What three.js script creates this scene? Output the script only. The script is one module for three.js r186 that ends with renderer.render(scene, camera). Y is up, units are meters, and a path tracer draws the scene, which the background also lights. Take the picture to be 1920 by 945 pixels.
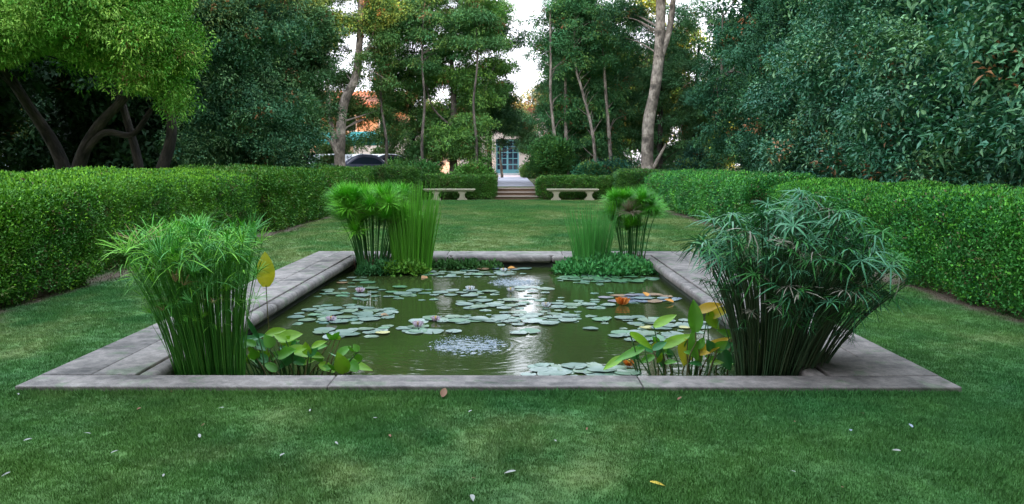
import * as THREE from 'three';
import { mergeGeometries } from 'three/addons/utils/BufferGeometryUtils.js';
import { RoundedBoxGeometry } from 'three/addons/geometries/RoundedBoxGeometry.js';

// ---------------------------------------------------------------- camera, sky, sun, exposure
const scene = new THREE.Scene();
const camera = new THREE.PerspectiveCamera(32.91, 1024 / 504, 0.1, 900);
camera.position.set(0, 1.6, 0);
camera.rotation.set(-0.1031, 0.0044, 0, 'YXZ');
scene.add(camera);

const SUN = new THREE.Vector3(0.86, 0.24, 0.45).normalize();
{ // evening sky: pale and milky near the horizon, soft blue overhead
  const w = 256, h = 128, a = new Float32Array(w * h * 4);
  for (let j = 0; j < h; j++) for (let i = 0; i < w; i++) {
    const el = ((j + 0.5) / h - 0.5) * Math.PI, az = ((i + 0.5) / w - 0.5) * 2 * Math.PI;
    const v = [Math.cos(el) * Math.cos(az), Math.sin(el), Math.cos(el) * Math.sin(az)];
    const up = Math.max(0, v[1]), t = Math.pow(up, 0.55);
    const s = Math.max(0, v[0] * SUN.x + v[1] * SUN.y + v[2] * SUN.z), glow = Math.pow(s, 6) * 0.18;
    const k = (j * w + i) * 4, g = v[1] < 0 ? 0.45 : 1;
    a[k] = g * (1.02 * (1 - t) + 0.66 * t + glow); a[k + 1] = g * (0.96 * (1 - t) + 0.84 * t + glow * 0.75); a[k + 2] = g * (1.0 * (1 - t) + 1.02 * t + glow * 0.45); a[k + 3] = 1;
  }
  const sky = new THREE.DataTexture(a, w, h, THREE.RGBAFormat, THREE.FloatType);
  sky.mapping = THREE.EquirectangularReflectionMapping; sky.magFilter = THREE.LinearFilter; sky.needsUpdate = true;
  scene.background = sky; scene.environment = sky;
}
const sun = new THREE.DirectionalLight(0xffbc7a, 4.4);
sun.position.copy(SUN).multiplyScalar(120); sun.target.position.set(0, 0, -20);
sun.castShadow = true; sun.shadow.radius = 2; sun.shadow.mapSize.set(4096, 4096);
Object.assign(sun.shadow.camera, { left: -90, right: 90, top: 60, bottom: -60, near: 1, far: 320 });
sun.position.add(sun.target.position);
scene.add(sun, sun.target);
const renderer = new THREE.WebGLRenderer({ antialias: true });
renderer.toneMapping = THREE.LinearToneMapping;
renderer.toneMappingExposure = 3.5;
renderer.shadowMap.enabled = true;

// ---------------------------------------------------------------- helpers
let seed = 7;
const reseed = (n) => { seed = n; };
const rnd = () => { seed = (seed + 0x6d2b79f5) | 0; let t = Math.imul(seed ^ (seed >>> 15), 1 | seed); t = (t + Math.imul(t ^ (t >>> 7), 61 | t)) ^ t; return ((t ^ (t >>> 14)) >>> 0) / 4294967296; };
const rr = (a, b) => a + (b - a) * rnd();
const gauss = () => (rnd() + rnd() + rnd() + rnd() - 2) * 0.87;
const pick = (l) => l[Math.floor(rnd() * l.length)];
const clamp = (x, a = 0, b = 1) => Math.min(b, Math.max(a, x));
const smooth = (a, b, x) => { const t = clamp((x - a) / (b - a)); return t * t * (3 - 2 * t); };
const V = (x, y, z) => new THREE.Vector3(x, y, z);
const TAU = Math.PI * 2;
const hash = (i, j, k) => { let n = (i * 374761393 + j * 668265263 + k * 974711) | 0; n = Math.imul(n ^ (n >>> 13), 1274126177); return ((n ^ (n >>> 16)) >>> 0) / 4294967296; };
function noise(x, y, s = 0) {
  const i = Math.floor(x), j = Math.floor(y), u = x - i, v = y - j, a = u * u * (3 - 2 * u), b = v * v * (3 - 2 * v);
  return (hash(i, j, s) * (1 - a) + hash(i + 1, j, s) * a) * (1 - b) + (hash(i, j + 1, s) * (1 - a) + hash(i + 1, j + 1, s) * a) * b;
}
const fbm = (x, y, s = 0) => 0.5 * noise(x, y, s) + 0.25 * noise(2.03 * x, 2.03 * y, s + 1) + 0.15 * noise(4.1 * x, 4.1 * y, s + 2) + 0.1 * noise(8.3 * x, 8.3 * y, s + 3);
const names = {};
const numbered = (n) => { const k = (names[n] = (names[n] ?? -1) + 1); return k ? `${n}_${String(k).padStart(3, '0')}` : n; };
const lin = (r, g, b) => new THREE.Color().setRGB(r, g, b);
const shadows = (o) => { o.castShadow = o.receiveShadow = true; return o; };
function tag(o, label, category, group) { o.userData.label = label; o.userData.category = category; if (group) o.userData.group = group; return o; }
function thing(name, label, category, [x, y, z] = [0, 0, 0], turn = 0, group) {
  const o = new THREE.Group(); o.name = numbered(name); o.position.set(x, y, z); o.rotation.y = turn; scene.add(o);
  return tag(o, label, category, group);
}
function part(name, geo, mat, parent, label) { const m = shadows(new THREE.Mesh(geo, mat)); m.name = name; if (label) m.userData.label = label; parent.add(m); return m; }
function struct(name, geo, mat) { const m = shadows(new THREE.Mesh(geo, mat)); m.name = numbered(name); m.userData.kind = 'structure'; scene.add(m); return m; }
const std = (r, g, b, rough = 0.8, o = {}) => new THREE.MeshStandardMaterial({ color: lin(r, g, b), roughness: rough, side: THREE.DoubleSide, ...o });
const leafy = (r, g, b, rough = 0.6, tr = 0.35) => new THREE.MeshPhysicalMaterial({ color: lin(r, g, b), roughness: rough, transmission: tr, thickness: 0, side: THREE.DoubleSide });
const matte = (r, g, b, rough = 0.6, spec = 0.5) => new THREE.MeshPhysicalMaterial({ color: lin(r, g, b), roughness: rough, specularIntensity: spec, side: THREE.DoubleSide });

class GB { // collects triangles into one geometry
  constructor() { this.p = []; this.i = []; this.u = []; }
  v(x, y, z, u = 0, w = 0) { this.p.push(x, y, z); this.u.push(u, w); return this.p.length / 3 - 1; }
  tri(a, b, c) { this.i.push(a, b, c); }
  quad(a, b, c, d) { this.i.push(a, b, c, a, c, d); }
  geo() {
    const g = new THREE.BufferGeometry();
    g.setAttribute('position', new THREE.Float32BufferAttribute(this.p, 3)); g.setAttribute('uv', new THREE.Float32BufferAttribute(this.u, 2));
    g.setIndex(this.i); g.computeVertexNormals(); return g;
  }
  // a leaf: base, direction, surface normal, length, width, fold and droop
  leaf(b, dir, nor, len, wid, fold = 0.25, droop = 0) {
    const s = V().crossVectors(dir, nor).normalize(), n = V().crossVectors(s, dir).normalize();
    const at = (l, w, up) => this.v(b.x + dir.x * l + s.x * w + n.x * up, b.y + dir.y * l + s.y * w + n.y * up - droop * l * l / len, b.z + dir.z * l + s.z * w + n.z * up);
    const a = at(0, 0, 0), t = at(len, 0, 0), l = at(len * 0.45, -wid / 2, wid * fold), r = at(len * 0.45, wid / 2, wid * fold);
    this.tri(a, l, t); this.tri(a, t, r);
  }
  // a bending blade, flat ribbon of k pieces that tapers to a point
  blade(b, dir, len, wid, droop, k = 3) {
    const s = V(-dir.z, 0, dir.x); if (s.lengthSq() < 1e-4) s.set(1, 0, 0); s.normalize();
    let pa, pb;
    for (let i = 0; i <= k; i++) {
      const t = i / k, l = len * t, w = wid * 0.5 * (i === k ? 0.08 : 0.55 + 0.9 * t * (1 - t) * 2), y = -droop * t * t * len;
      const x0 = b.x + dir.x * l, y0 = b.y + dir.y * l + y, z0 = b.z + dir.z * l;
      const a = this.v(x0 - s.x * w, y0, z0 - s.z * w), c = this.v(x0 + s.x * w, y0, z0 + s.z * w);
      if (i) this.quad(pa, pb, c, a);
      pa = a; pb = c;
    }
  }
  // a tapering limb through points, with a slightly uneven section
  limb(pts, r0, r1, seg = 8, lumps = 0.12) {
    const c = new THREE.CatmullRomCurve3(pts), n = Math.max(4, pts.length * 4), ref = V(0.31, 0.2, 0.93).normalize();
    let prev = null, len = 0, last = null;
    for (let i = 0; i <= n; i++) {
      const t = i / n, p = c.getPoint(t), d = c.getTangent(t), a = V().crossVectors(d, ref).normalize(), b = V().crossVectors(d, a).normalize(), row = [];
      if (last) len += p.distanceTo(last); last = p;
      const flare = 1 + 0.45 * Math.exp(-t * n * 0.9) * (r0 > 0.12 ? 1 : 0);
      for (let j = 0; j <= seg; j++) {
        const th = j % seg / seg * TAU, r = (r0 + (r1 - r0) * Math.pow(t, 0.8)) * flare * (1 + lumps * (fbm(j % seg * 1.7 + r0 * 90, len * 1.3, 5) - 0.5) * 2);
        row.push(this.v(p.x + (a.x * Math.cos(th) + b.x * Math.sin(th)) * r, p.y + (a.y * Math.cos(th) + b.y * Math.sin(th)) * r, p.z + (a.z * Math.cos(th) + b.z * Math.sin(th)) * r, j / seg * 0.9, len));
      }
      if (prev) for (let j = 0; j < seg; j++) this.quad(prev[j], row[j], row[j + 1], prev[j + 1]);
      prev = row;
    }
    return this;
  }
}
function tex(n, m, f, srgb, rx = 1, ry = 1) { // computed texture; f(u, v) -> [r, g, b] in 0..1
  const d = new Uint8Array(n * m * 4);
  for (let j = 0; j < m; j++) for (let i = 0; i < n; i++) { const c = f((i + 0.5) / n, (j + 0.5) / m), k = (j * n + i) * 4; d[k] = 255 * clamp(c[0]); d[k + 1] = 255 * clamp(c[1]); d[k + 2] = 255 * clamp(c[2]); d[k + 3] = 255; }
  const t = new THREE.DataTexture(d, n, m); t.magFilter = t.minFilter = THREE.LinearFilter; t.wrapS = t.wrapT = THREE.RepeatWrapping; t.repeat.set(rx, ry);
  if (srgb) t.colorSpace = THREE.SRGBColorSpace; t.needsUpdate = true; return t;
}
const M4 = new THREE.Matrix4(), Q = new THREE.Quaternion(), E3 = new THREE.Euler();
function instanced(name, geo, mat, list, parent, tint) { // list: [x, y, z, rx, ry, rz, scale, colour]
  const m = shadows(new THREE.InstancedMesh(geo, mat, list.length)); m.name = name; m.userData.kind = 'stuff';
  list.forEach((l, i) => { M4.compose(V(l[0], l[1], l[2]), Q.setFromEuler(E3.set(l[3], l[4], l[5])), V(l[6], l[6], l[6])); m.setMatrixAt(i, M4); if (l[7]) m.setColorAt(i, l[7]); });
  (parent ?? scene).add(m); return m;
}
const vary = (base, dl = 0.25, dh = 0.12) => { const k = 1 + gauss() * dl, h = gauss() * dh; return lin(base[0] * k * (1 + h), base[1] * k, base[2] * k * (1 - h)); };

// ---------------------------------------------------------------- the setting
const PX0 = -2.7, PX1 = 2.2, PD0 = 6.2, PD1 = 14.4;      // pool opening (x, then distance)
const CX0 = -3.54, CX1 = 3.14, CD0 = 5.87, CD1 = 15.22;  // outer edge of the coping
const WATER = -0.15;
const gh = (d) => d < 38.9 ? 0 : d < 40.4 ? 0.5 * (d - 38.9) / 1.5 : d < 66 ? 0.5 + 0.22 * (d - 40.4) / 25.6 : 0.72;
// dry patches, far lawn painted lighter as if the near were shaded; bare soil
const dry = (x, d) => { const n = fbm(x * 0.55 + 3, d * 0.42, 11) * 0.7 + fbm(x * 2.1, d * 1.4, 21) * 0.45; return smooth(0.6, 0.9, n + 0.16 * smooth(7, 17, d)); };
const bare = (x, d) => { const e = Math.min(Math.abs(x + 5.72 - 0.12 * Math.sin(d)), Math.abs(x - 5.2)), n = fbm(x * 3, d * 2, 31); return d < 36 ? smooth(0.42, 0.0, e - 0.5 * (n - 0.5)) * smooth(0.3, 0.55, n + 0.15) : smooth(37.2, 38.4, d + (n - 0.5) * 1.4) * 0.7; };
const lawnColor = (x, d) => {
  const a = dry(x, d), b = bare(x, d), f = 0.75 + 0.5 * fbm(x * 9, d * 9, 41), y = fbm(x * 0.9, d * 0.7, 51);
  const g = [0.026 + 0.085 * y, 0.14 + 0.07 * y, 0.038], t = [0.155, 0.21, 0.06], s = [0.12, 0.085, 0.055];
  return [0, 1, 2].map((k) => ((g[k] * (1 - a) + t[k] * a) * (1 - b) + s[k] * b) * f);
};
const toS = (c) => c <= 0.0031308 ? c * 12.92 : 1.055 * Math.pow(c, 1 / 2.4) - 0.055;
{
  const LX = 26, LD = 44, map = tex(1024, 2048, (u, v) => lawnColor((u - 0.5) * LX, v * LD - 3).map(toS), true);
  map.wrapS = map.wrapT = THREE.MirroredRepeatWrapping;
  const s = new THREE.Shape([[-160, 110], [160, 110], [160, -38.9], [-160, -38.9]].map(([x, z]) => new THREE.Vector2(x, -z)));
  s.holes.push(new THREE.Path([[CX0 + 0.05, CD0 + 0.05], [CX1 - 0.05, CD0 + 0.05], [CX1 - 0.05, CD1 - 0.05], [CX0 + 0.05, CD1 - 0.05]].map(([x, d]) => new THREE.Vector2(x, d))));
  const g = new THREE.ShapeGeometry(s), p = g.attributes.position, uv = g.attributes.uv;
  for (let i = 0; i < p.count; i++) uv.setXY(i, p.getX(i) / LX + 0.5, (p.getY(i) + 3) / LD);
  g.rotateX(-Math.PI / 2);
  const bump = tex(512, 512, (u, v) => { const n = fbm(u * 60, v * 60, 61) * 0.6 + noise(u * 190, v * 190, 62) * 0.4; return [n, n, n]; });
  struct('lawn', g, new THREE.MeshStandardMaterial({ map, roughness: 0.95 }));
  // earth that climbs behind the hedges to the buildings
  const b = new GB(), ds = [38.9, 39.4, 39.9, 40.4, 45, 52, 60, 66, 80, 120, 200, 400], xs = [-300, -100, -40, -20, -10, -5, -1.05, 1.0, 5, 10, 20, 40, 100, 300], ids = [];
  for (const d of ds) ids.push(xs.map((x) => b.v(x, gh(d) - 0.03, -d, x, d)));
  for (let i = 1; i < ds.length; i++) for (let j = 1; j < xs.length; j++) b.quad(ids[i - 1][j - 1], ids[i - 1][j], ids[i][j], ids[i][j - 1]);
  const em = tex(512, 512, (u, v) => { const n = fbm(u * 12, v * 12, 71), q = smooth(0.4, 0.6, n); return [0.30 - 0.1 * q + 0.15 * noise(u * 130, v * 130), 0.26 + 0.05 * q + 0.1 * noise(u * 130, v * 130), 0.18 - 0.05 * q].map((c) => c); }, true, 0.16, 0.16);
  struct('ground', b.geo(), new THREE.MeshStandardMaterial({ map: em, bumpMap: bump, bumpScale: 0.02, roughness: 1 }));
}
const concreteMap = tex(1024, 1024, (u, v) => {
  const s = fbm(u * 9, v * 9, 81), m = fbm(u * 40, v * 40, 82), g = noise(u * 300, v * 300, 83), stain = smooth(0.56, 0.75, fbm(u * 5 + 4, v * 7, 84));
  const k = 0.54 + 0.22 * (s - 0.5) + 0.22 * (m - 0.5) + 0.09 * (g - 0.5) - 0.13 * stain, moss = smooth(0.6, 0.72, fbm(u * 11 + 2, v * 9, 85)) * 0.05; return [k * 1.03 - moss, k * 0.985, k * 0.965 - moss];
}, true, 0.5, 0.5);
const concreteBump = tex(512, 512, (u, v) => { const n = fbm(u * 50, v * 50, 91) * 0.7 + noise(u * 230, v * 230, 92) * 0.3; return [n, n, n]; }, false, 0.8, 0.8);
const concrete = [1, 0.9, 0.82].map((k) => new THREE.MeshStandardMaterial({ color: lin(0.95 * k, 0.86 * k, 0.81 * k), map: concreteMap, bumpMap: concreteBump, bumpScale: 0.004, roughness: 0.82 }));
{ // pool basin: floor and walls below the coping
  const b = new GB(), w = 0.16;
  const ring = (x0, x1, d0, d1, y) => [b.v(x0, y, -d0), b.v(x1, y, -d0), b.v(x1, y, -d1), b.v(x0, y, -d1)];
  const t = ring(PX0 - 0.06, PX1 + 0.06, PD0 - 0.06, PD1 + 0.06, -0.075), f = ring(PX0 - 0.06, PX1 + 0.06, PD0 - 0.06, PD1 + 0.06, -0.9), o = ring(CX0 + 0.01, CX1 - 0.01, CD0 + 0.01, CD1 - 0.01, -0.075), u = ring(CX0 + 0.01, CX1 - 0.01, CD0 + 0.01, CD1 - 0.01, -1);
  for (let i = 0; i < 4; i++) { const j = (i + 1) % 4; b.quad(t[i], t[j], f[j], f[i]); b.quad(o[i], o[j], t[j], t[i]); b.quad(u[i], u[j], o[j], o[i]); }
  b.quad(f[0], f[1], f[2], f[3]);
  struct('pool_basin', b.geo(), std(0.05, 0.055, 0.04, 0.9));
}
const FOUNT = [[-0.46, 8.1, 0.42], [-0.02, 12.5, 0.42]];
{ // water: murky green, calm, with rings that run out from the two bubblers
  const ww = PX1 - PX0, wl = PD1 - PD0;
  const h = (x, d) => {
    let y = 0.16 * (fbm(x * 2.2, d * 3.2, 101) - 0.5) + 0.11 * (fbm(x * 5 + 0.3 * d, d * 15, 102) - 0.5);
    for (const [fx, fd] of FOUNT) { const r = Math.hypot(x - fx, d - fd); y += 0.022 * Math.sin(r * 40 + 9 * fbm(x * 2.5, d * 2.5, 103)) * Math.exp(-r * 0.9) + 0.03 * Math.sin(r * 83 + 9 * fbm(x * 3, d * 3, 104)) * Math.exp(-r * 1.4); }
    return y;
  };
  const map = tex(1024, 1800, (u, v) => { const y = 0.5 + 0.9 * h(PX0 + u * ww, PD0 + v * wl); return [y, y, y]; });
  const g = new THREE.PlaneGeometry(ww + 0.1, wl + 0.1); g.rotateX(-Math.PI / 2); g.translate((PX0 + PX1) / 2, WATER, -(PD0 + PD1) / 2);
  struct('water', g, new THREE.MeshPhysicalMaterial({ color: lin(0.036, 0.052, 0.014), roughness: 0.05, ior: 1.33, bumpMap: map, bumpScale: 0.014 }));
}
{ // stone coping round the pool: outer slabs, inner slabs and a rounded nosing
  const c = thing('pool_coping', 'grey concrete slab coping framing the rectangular lily pool', 'coping');
  part('mortar_bed', (() => {
    const gs = [[CX0 + 0.02, PX0 - 0.03, CD0 + 0.02, CD1 - 0.02], [PX1 + 0.03, CX1 - 0.02, CD0 + 0.02, CD1 - 0.02], [PX0 - 0.03, PX1 + 0.03, CD0 + 0.02, PD0 - 0.03], [PX0 - 0.03, PX1 + 0.03, PD1 + 0.03, CD1 - 0.02]]
      .map(([x0, x1, d0, d1]) => new THREE.BoxGeometry(x1 - x0, 0.05, d1 - d0).translate((x0 + x1) / 2, -0.02, -(d0 + d1) / 2));
    return mergeGeometries(gs);
  })(), std(0.05, 0.045, 0.04, 1), c);
  const slab = (x0, x1, d0, d1, round = 0.012, name = 'slab') => {
    const th = name === 'nosing' ? 0.115 : 0.09, g = new RoundedBoxGeometry(x1 - x0, th, d1 - d0, 3, round), p = g.attributes.position, uv = g.attributes.uv, ox = rr(0, 9), oz = rr(0, 9);
    for (let i = 0; i < p.count; i++) uv.setXY(i, p.getX(i) + ox + p.getY(i), p.getZ(i) + oz + p.getY(i) * 0.7);
    const m = part(name, g, pick(concrete), c); m.position.set((x0 + x1) / 2, 0.042 - th / 2 + rr(-0.002, 0.002), -(d0 + d1) / 2); m.rotation.set(rr(-1, 1) * 0.001, 0, rr(-1, 1) * 0.001);
  };
  reseed(21);
  const cuts = (a, b, l) => { const n = Math.round((b - a) / l), r = [a]; for (let i = 1; i < n; i++) r.push(a + (b - a) * i / n + rr(-0.06, 0.06)); r.push(b); return r; };
  const G = 0.003;
  const run = (x0, x1, d0, d1, along, l, round, name) => {
    const k = along === 'd' ? cuts(d0, d1, l) : cuts(x0, x1, l);
    for (let i = 1; i < k.length; i++) along === 'd' ? slab(x0 + G, x1 - G, k[i - 1] + G, k[i] - G, round, name) : slab(k[i - 1] + G, k[i] - G, d0 + G, d1 - G, round, name);
  };
  run(CX0, -3.16, PD0, CD1, 'd', 1.8); run(-3.16, PX0 - 0.13, PD0, PD1 + 0.14, 'd', 1.8); run(PX0 - 0.13, PX0 + 0.03, PD0, PD1 + 0.14, 'd', 1.8, 0.05, 'nosing');
  run(2.78, CX1, PD0 + 0.6, CD1, 'd', 1.8); run(PX1 + 0.13, 2.78, PD0 + 0.6, PD1 + 0.14, 'd', 1.8); run(PX1 - 0.03, PX1 + 0.13, PD0, PD1 + 0.14, 'd', 1.8, 0.05, 'nosing');
  slab(PX1 + 0.13 + G, CX1 - G, PD0 + G, PD0 + 0.6 - G);
  run(-3.16, 2.78, PD1 + 0.14, CD1, 'x', 1.7); run(PX0 + 0.03, PX1 - 0.03, PD1 - 0.03, PD1 + 0.14, 'x', 1.7, 0.05, 'nosing');
  run(CX0, CX1, CD0, PD0, 'x', 2.3);
}
{ // path to the house and its steps
  const g = new GB(), ds = [40.15, 46, 54, 60, 66.3], a = ds.map((d) => { const w = 0.92 + 0.1 * noise(d, 0), c = -0.012 * (d - 40); return [g.v(-w + c, gh(d) + 0.02, -d, 0, d), g.v(w + c, gh(d) + 0.02, -d, 2 * w, d)]; });
  for (let i = 1; i < ds.length; i++) g.quad(a[i - 1][0], a[i - 1][1], a[i][1], a[i][0]);
  struct('path', g.geo(), std(0.42, 0.38, 0.42, 0.9, { bumpMap: concreteBump, bumpScale: 0.01 }));
  const s = thing('garden_steps', 'low brown brick garden steps between the two clipped hedges', 'steps', [0, 0, -38.35]);
  const sm = [std(0.24, 0.15, 0.095, 0.9, { bumpMap: concreteBump, bumpScale: 0.01 }), std(0.34, 0.25, 0.2, 0.9, { bumpMap: concreteBump, bumpScale: 0.01 })];
  for (let k = 0; k < 3; k++) { const t = part('tread', new RoundedBoxGeometry(2.3 - k * 0.12, 0.05, 0.66, 2, 0.015), sm[1], s); t.position.set(0, 0.16 * (k + 1) - 0.02, -0.6 * k - 0.1); const r = part('riser', new THREE.BoxGeometry(2.24 - k * 0.12, 0.16 * (k + 1) - 0.044, 0.58), sm[0], s); r.position.set(0, (0.16 * (k + 1) - 0.044) / 2, -0.6 * k - 0.12); }
}

// ---------------------------------------------------------------- leaf clumps shared by hedges and trees
const rdir = () => { const y = rr(-1, 1), a = rr(0, TAU), r = Math.sqrt(1 - y * y); return V(r * Math.cos(a), y, r * Math.sin(a)); };
function clump(n, R, len, wid, o = {}) {
  const b = new GB(), { up = 0.35, droop = 0, fold = 0.25, flat = 1, twigs = 0 } = o;
  for (let i = 0; i < n; i++) {
    const p = rdir().multiplyScalar(R * Math.cbrt(rr(0.05, 1))); p.y *= flat;
    const d = p.clone().normalize().multiplyScalar(0.7).add(rdir().multiplyScalar(0.8)).add(V(0, up, 0)).normalize();
    b.leaf(p, d, V(rr(-0.6, 0.6), 1, rr(-0.6, 0.6)).normalize(), len * rr(0.7, 1.25), wid * rr(0.75, 1.2), fold, droop);
  }
  return b.geo();
}
function rosettes(k, n, R, len, wid) { // whorls of long drooping leaves at shoot ends
  const b = new GB();
  for (let j = 0; j < k; j++) {
    const c = rdir().multiplyScalar(R * rr(0.3, 1)), ax = c.clone().normalize().add(V(0, 0.6, 0)).add(rdir().multiplyScalar(0.4)).normalize(), s = V().crossVectors(ax, V(0.3, 0.1, 0.9)).normalize(), t = V().crossVectors(ax, s);
    for (let i = 0; i < n; i++) { const a = i / n * TAU + rr(-0.3, 0.3), d = s.clone().multiplyScalar(Math.cos(a)).addScaledVector(t, Math.sin(a)).addScaledVector(ax, rr(-0.1, 0.7)).normalize(); b.leaf(c, d, ax, len * rr(0.7, 1.15), wid * rr(0.8, 1.2), 0.2, rr(0.1, 0.5)); }
  }
  return b.geo();
}
reseed(31);
const CL = {
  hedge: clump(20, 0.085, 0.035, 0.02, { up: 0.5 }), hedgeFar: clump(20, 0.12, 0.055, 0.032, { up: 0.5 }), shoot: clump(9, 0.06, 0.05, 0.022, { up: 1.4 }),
  fine: clump(44, 0.34, 0.12, 0.04, { droop: 0.3, up: 0.2 }), mid: clump(34, 0.31, 0.115, 0.05, { droop: 0.25, flat: 0.7 }), far: clump(26, 0.45, 0.24, 0.12, { droop: 0.2 }),
  big: clump(40, 0.27, 0.125, 0.05, { droop: 0.35, up: 0.35 }), huge: clump(26, 0.8, 0.5, 0.26), shrub: clump(26, 0.24, 0.12, 0.05, { up: 0.5 }), low: clump(18, 0.12, 0.09, 0.045, { up: 0.8 }),
};
const MAT = {
  hedge: matte(1, 1, 1, 0.5, 0.5), leaf: matte(1, 1, 1, 0.6, 0.4), gloss: matte(1, 1, 1, 0.42, 0.6), dull: matte(1, 1, 1, 0.65, 0.4), twig: std(0.10, 0.08, 0.05, 1), soil: std(0.05, 0.035, 0.022, 1),
};
const barkBump = tex(256, 512, (u, v) => { const n = 0.6 * fbm(u * 14, v * 7, 111) + 0.4 * noise(u * 46, v * 18, 112); return [n, n, n]; }, false, 1, 0.5);
const barkMap = tex(256, 512, (u, v) => { const n = fbm(u * 7, v * 9, 121), m = noise(u * 40, v * 24, 122), k = 0.62 + 0.5 * (n - 0.5) + 0.2 * (m - 0.5), w = smooth(0.55, 0.62, fbm(u * 4, v * 5, 123)) * 0.18; return [k + w, k * 0.97 + w, k * 0.93 + w]; }, true, 1, 0.4);
const bark = (r, g, b) => new THREE.MeshStandardMaterial({ color: lin(r, g, b), map: barkMap, bumpMap: barkBump, bumpScale: 0.03, roughness: 0.95 });
const BARK = { pale: bark(0.62, 0.52, 0.45), grey: bark(0.36, 0.30, 0.26), dark: bark(0.085, 0.07, 0.06) };

// ---------------------------------------------------------------- hedges
function hedge(label, x0, x1, d0, d1, h0, h1, o = {}) { // h0 front (pool side) height, h1 back height
  const { group, dens = 330, col = [0.05, 0.145, 0.024], young = [0.13, 0.29, 0.035], geo = CL.hedge, side = 0, sz = 1, sd = 1, faces = 'tfen', amp = 0.13, g0 = 0 } = o;
  reseed(1000 + sd * 77);
  const cx = (x0 + x1) / 2, cd = (d0 + d1) / 2, t = thing('hedge', label, 'hedge', [cx, g0, -cd], 0, group), hx = (x1 - x0) / 2, hz = (d1 - d0) / 2;
  // local frame: top height across x when side = -1 or 1 (pool side at +x or -x), across z otherwise
  const top = (x, z) => { const f = side < 0 ? (hx - x) / (2 * hx) : side > 0 ? (x + hx) / (2 * hx) : (hz - z) / (2 * hz); return h0 + (h1 - h0) * clamp(f); };
  const bulge = (u, v) => amp * 2 * (fbm(u * 1.1 + sd * 9, v * 1.3, 130 + sd) - 0.5) + 0.04 * (noise(u * 5, v * 5, 131) - 0.5);
  const core = new GB(), N = 10, grid = (f) => { const id = []; for (let i = 0; i <= N; i++) { id.push([]); for (let j = 0; j <= N; j++) { const p = f(i / N, j / N); id[i].push(core.v(p.x, p.y, p.z)); } } for (let i = 0; i < N; i++) for (let j = 0; j < N; j++) core.quad(id[i][j], id[i + 1][j], id[i + 1][j + 1], id[i][j + 1]); };
  const ins = 0.13, ax = hx - ins, az = hz - ins;
  grid((u, v) => V((u * 2 - 1) * ax, top((u * 2 - 1) * ax, (v * 2 - 1) * az) - ins - 0.04, (v * 2 - 1) * az));
  for (const s of [-1, 1]) { grid((u, v) => V(s * ax * (1 - 0.07 * (1 - v)), v * (top(s * ax, 0) - ins - 0.04) , (u * 2 - 1) * az)); grid((u, v) => V((u * 2 - 1) * ax, v * (top((u * 2 - 1) * ax, s * az) - ins - 0.04), s * az)); }
  part('branches', core.geo(), MAT.twig, t);
  const list = [], shoots = [], put = (x, y, z, c, s) => { const q = smooth(0.42, 0.66, fbm(x * 0.9 + z * 0.9 + sd * 5, y * 1.2 + z * 0.5, 135)); list.push([x, y, z, rr(-0.7, 0.7), rr(0, TAU), rr(-0.7, 0.7), rr(0.8, 1.3) * s, c.multiplyScalar(1.2).lerp(lin(...young), 0.42 * q * rr(0.3, 1))]); };
  const tint = (y) => { const q = rnd() - 0.0; return vary(q < 0.13 ? young : q < 0.18 ? [0.14, 0.10, 0.05] : col, 0.22, 0.1); };
  const round = 0.26;
  for (let k = 0, n = 4 * hx * hz * dens * 1.25; k < n; k++) { // top
    let x = rr(-hx, hx), z = rr(-hz, hz), y = top(x, z) + bulge(x + 20, z) * 0.8;
    const e = Math.min(hx - Math.abs(x), hz - Math.abs(z)); if (e < round) y -= (round - Math.sqrt(Math.max(0, round * round - (round - e) * (round - e))));
    y -= Math.abs(gauss()) * 0.05;
    put(x, y, z, tint(), sz);
    if (rnd() < 0.75) shoots.push([x, y + rr(0.0, 0.06) * sz, z, rr(-0.3, 0.3), rr(0, TAU), rr(-0.3, 0.3), rr(0.6, 1.15) * sz, vary(young, 0.2, 0.1)]);  // young growth, its brighter colour on top also stands in for sky light
  }
  const faceDo = (len, f, dn) => { for (let k = 0, n = len * h0 * dn; k < n; k++) { const u = rr(-1, 1), v = Math.pow(rnd(), 0.9); if (v < 0.1 && fbm(u * len * 2, 3, 140) < 0.5) continue; const y = v * (h0 + 0.02), in_ = Math.abs(gauss()) * 0.06 + (v > 0.8 ? (v - 0.8) * (v - 0.8) * 5 : 0) + (v < 0.15 ? (0.15 - v) * 0.7 : 0); f(u, y, in_); } };
  if (faces.includes('f')) for (const s of side ? [-side] : []) faceDo(2 * hz, (u, y, i) => put(s * (hx + bulge(u * hz + 40, y * 1.6) - i), y, u * hz, tint(), sz), dens);
  if (faces.includes('e')) faceDo(2 * hx, (u, y, i) => put(u * hx, y, hz + bulge(u * hx, y) - i, tint(), sz), dens); // end towards the camera
  if (faces.includes('n')) faceDo(2 * hx, (u, y, i) => put(u * hx, y, -hz - bulge(u * hx, y) + i, tint(), sz), dens * 0.5);
  if (side) faceDo(2 * hz, (u, y, i) => put(side * (hx - i), y, u * hz, tint(), sz), dens * 0.3); else for (const s of [-1, 1]) faceDo(2 * hz, (u, y, i) => put(s * (hx - i), y, u * hz, tint(), sz), dens * 0.8);
  instanced('foliage', geo, MAT.hedge, list, t);
  if (shoots.length) instanced('toplit_young_shoots', CL.shoot, MAT.leaf, shoots, t);
  return t;
}
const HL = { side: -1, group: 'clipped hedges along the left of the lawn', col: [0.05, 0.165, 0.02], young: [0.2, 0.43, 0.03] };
const HR = { side: 1, group: 'clipped hedges along the right of the lawn', col: [0.036, 0.17, 0.034], young: [0.14, 0.42, 0.045] };
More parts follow.
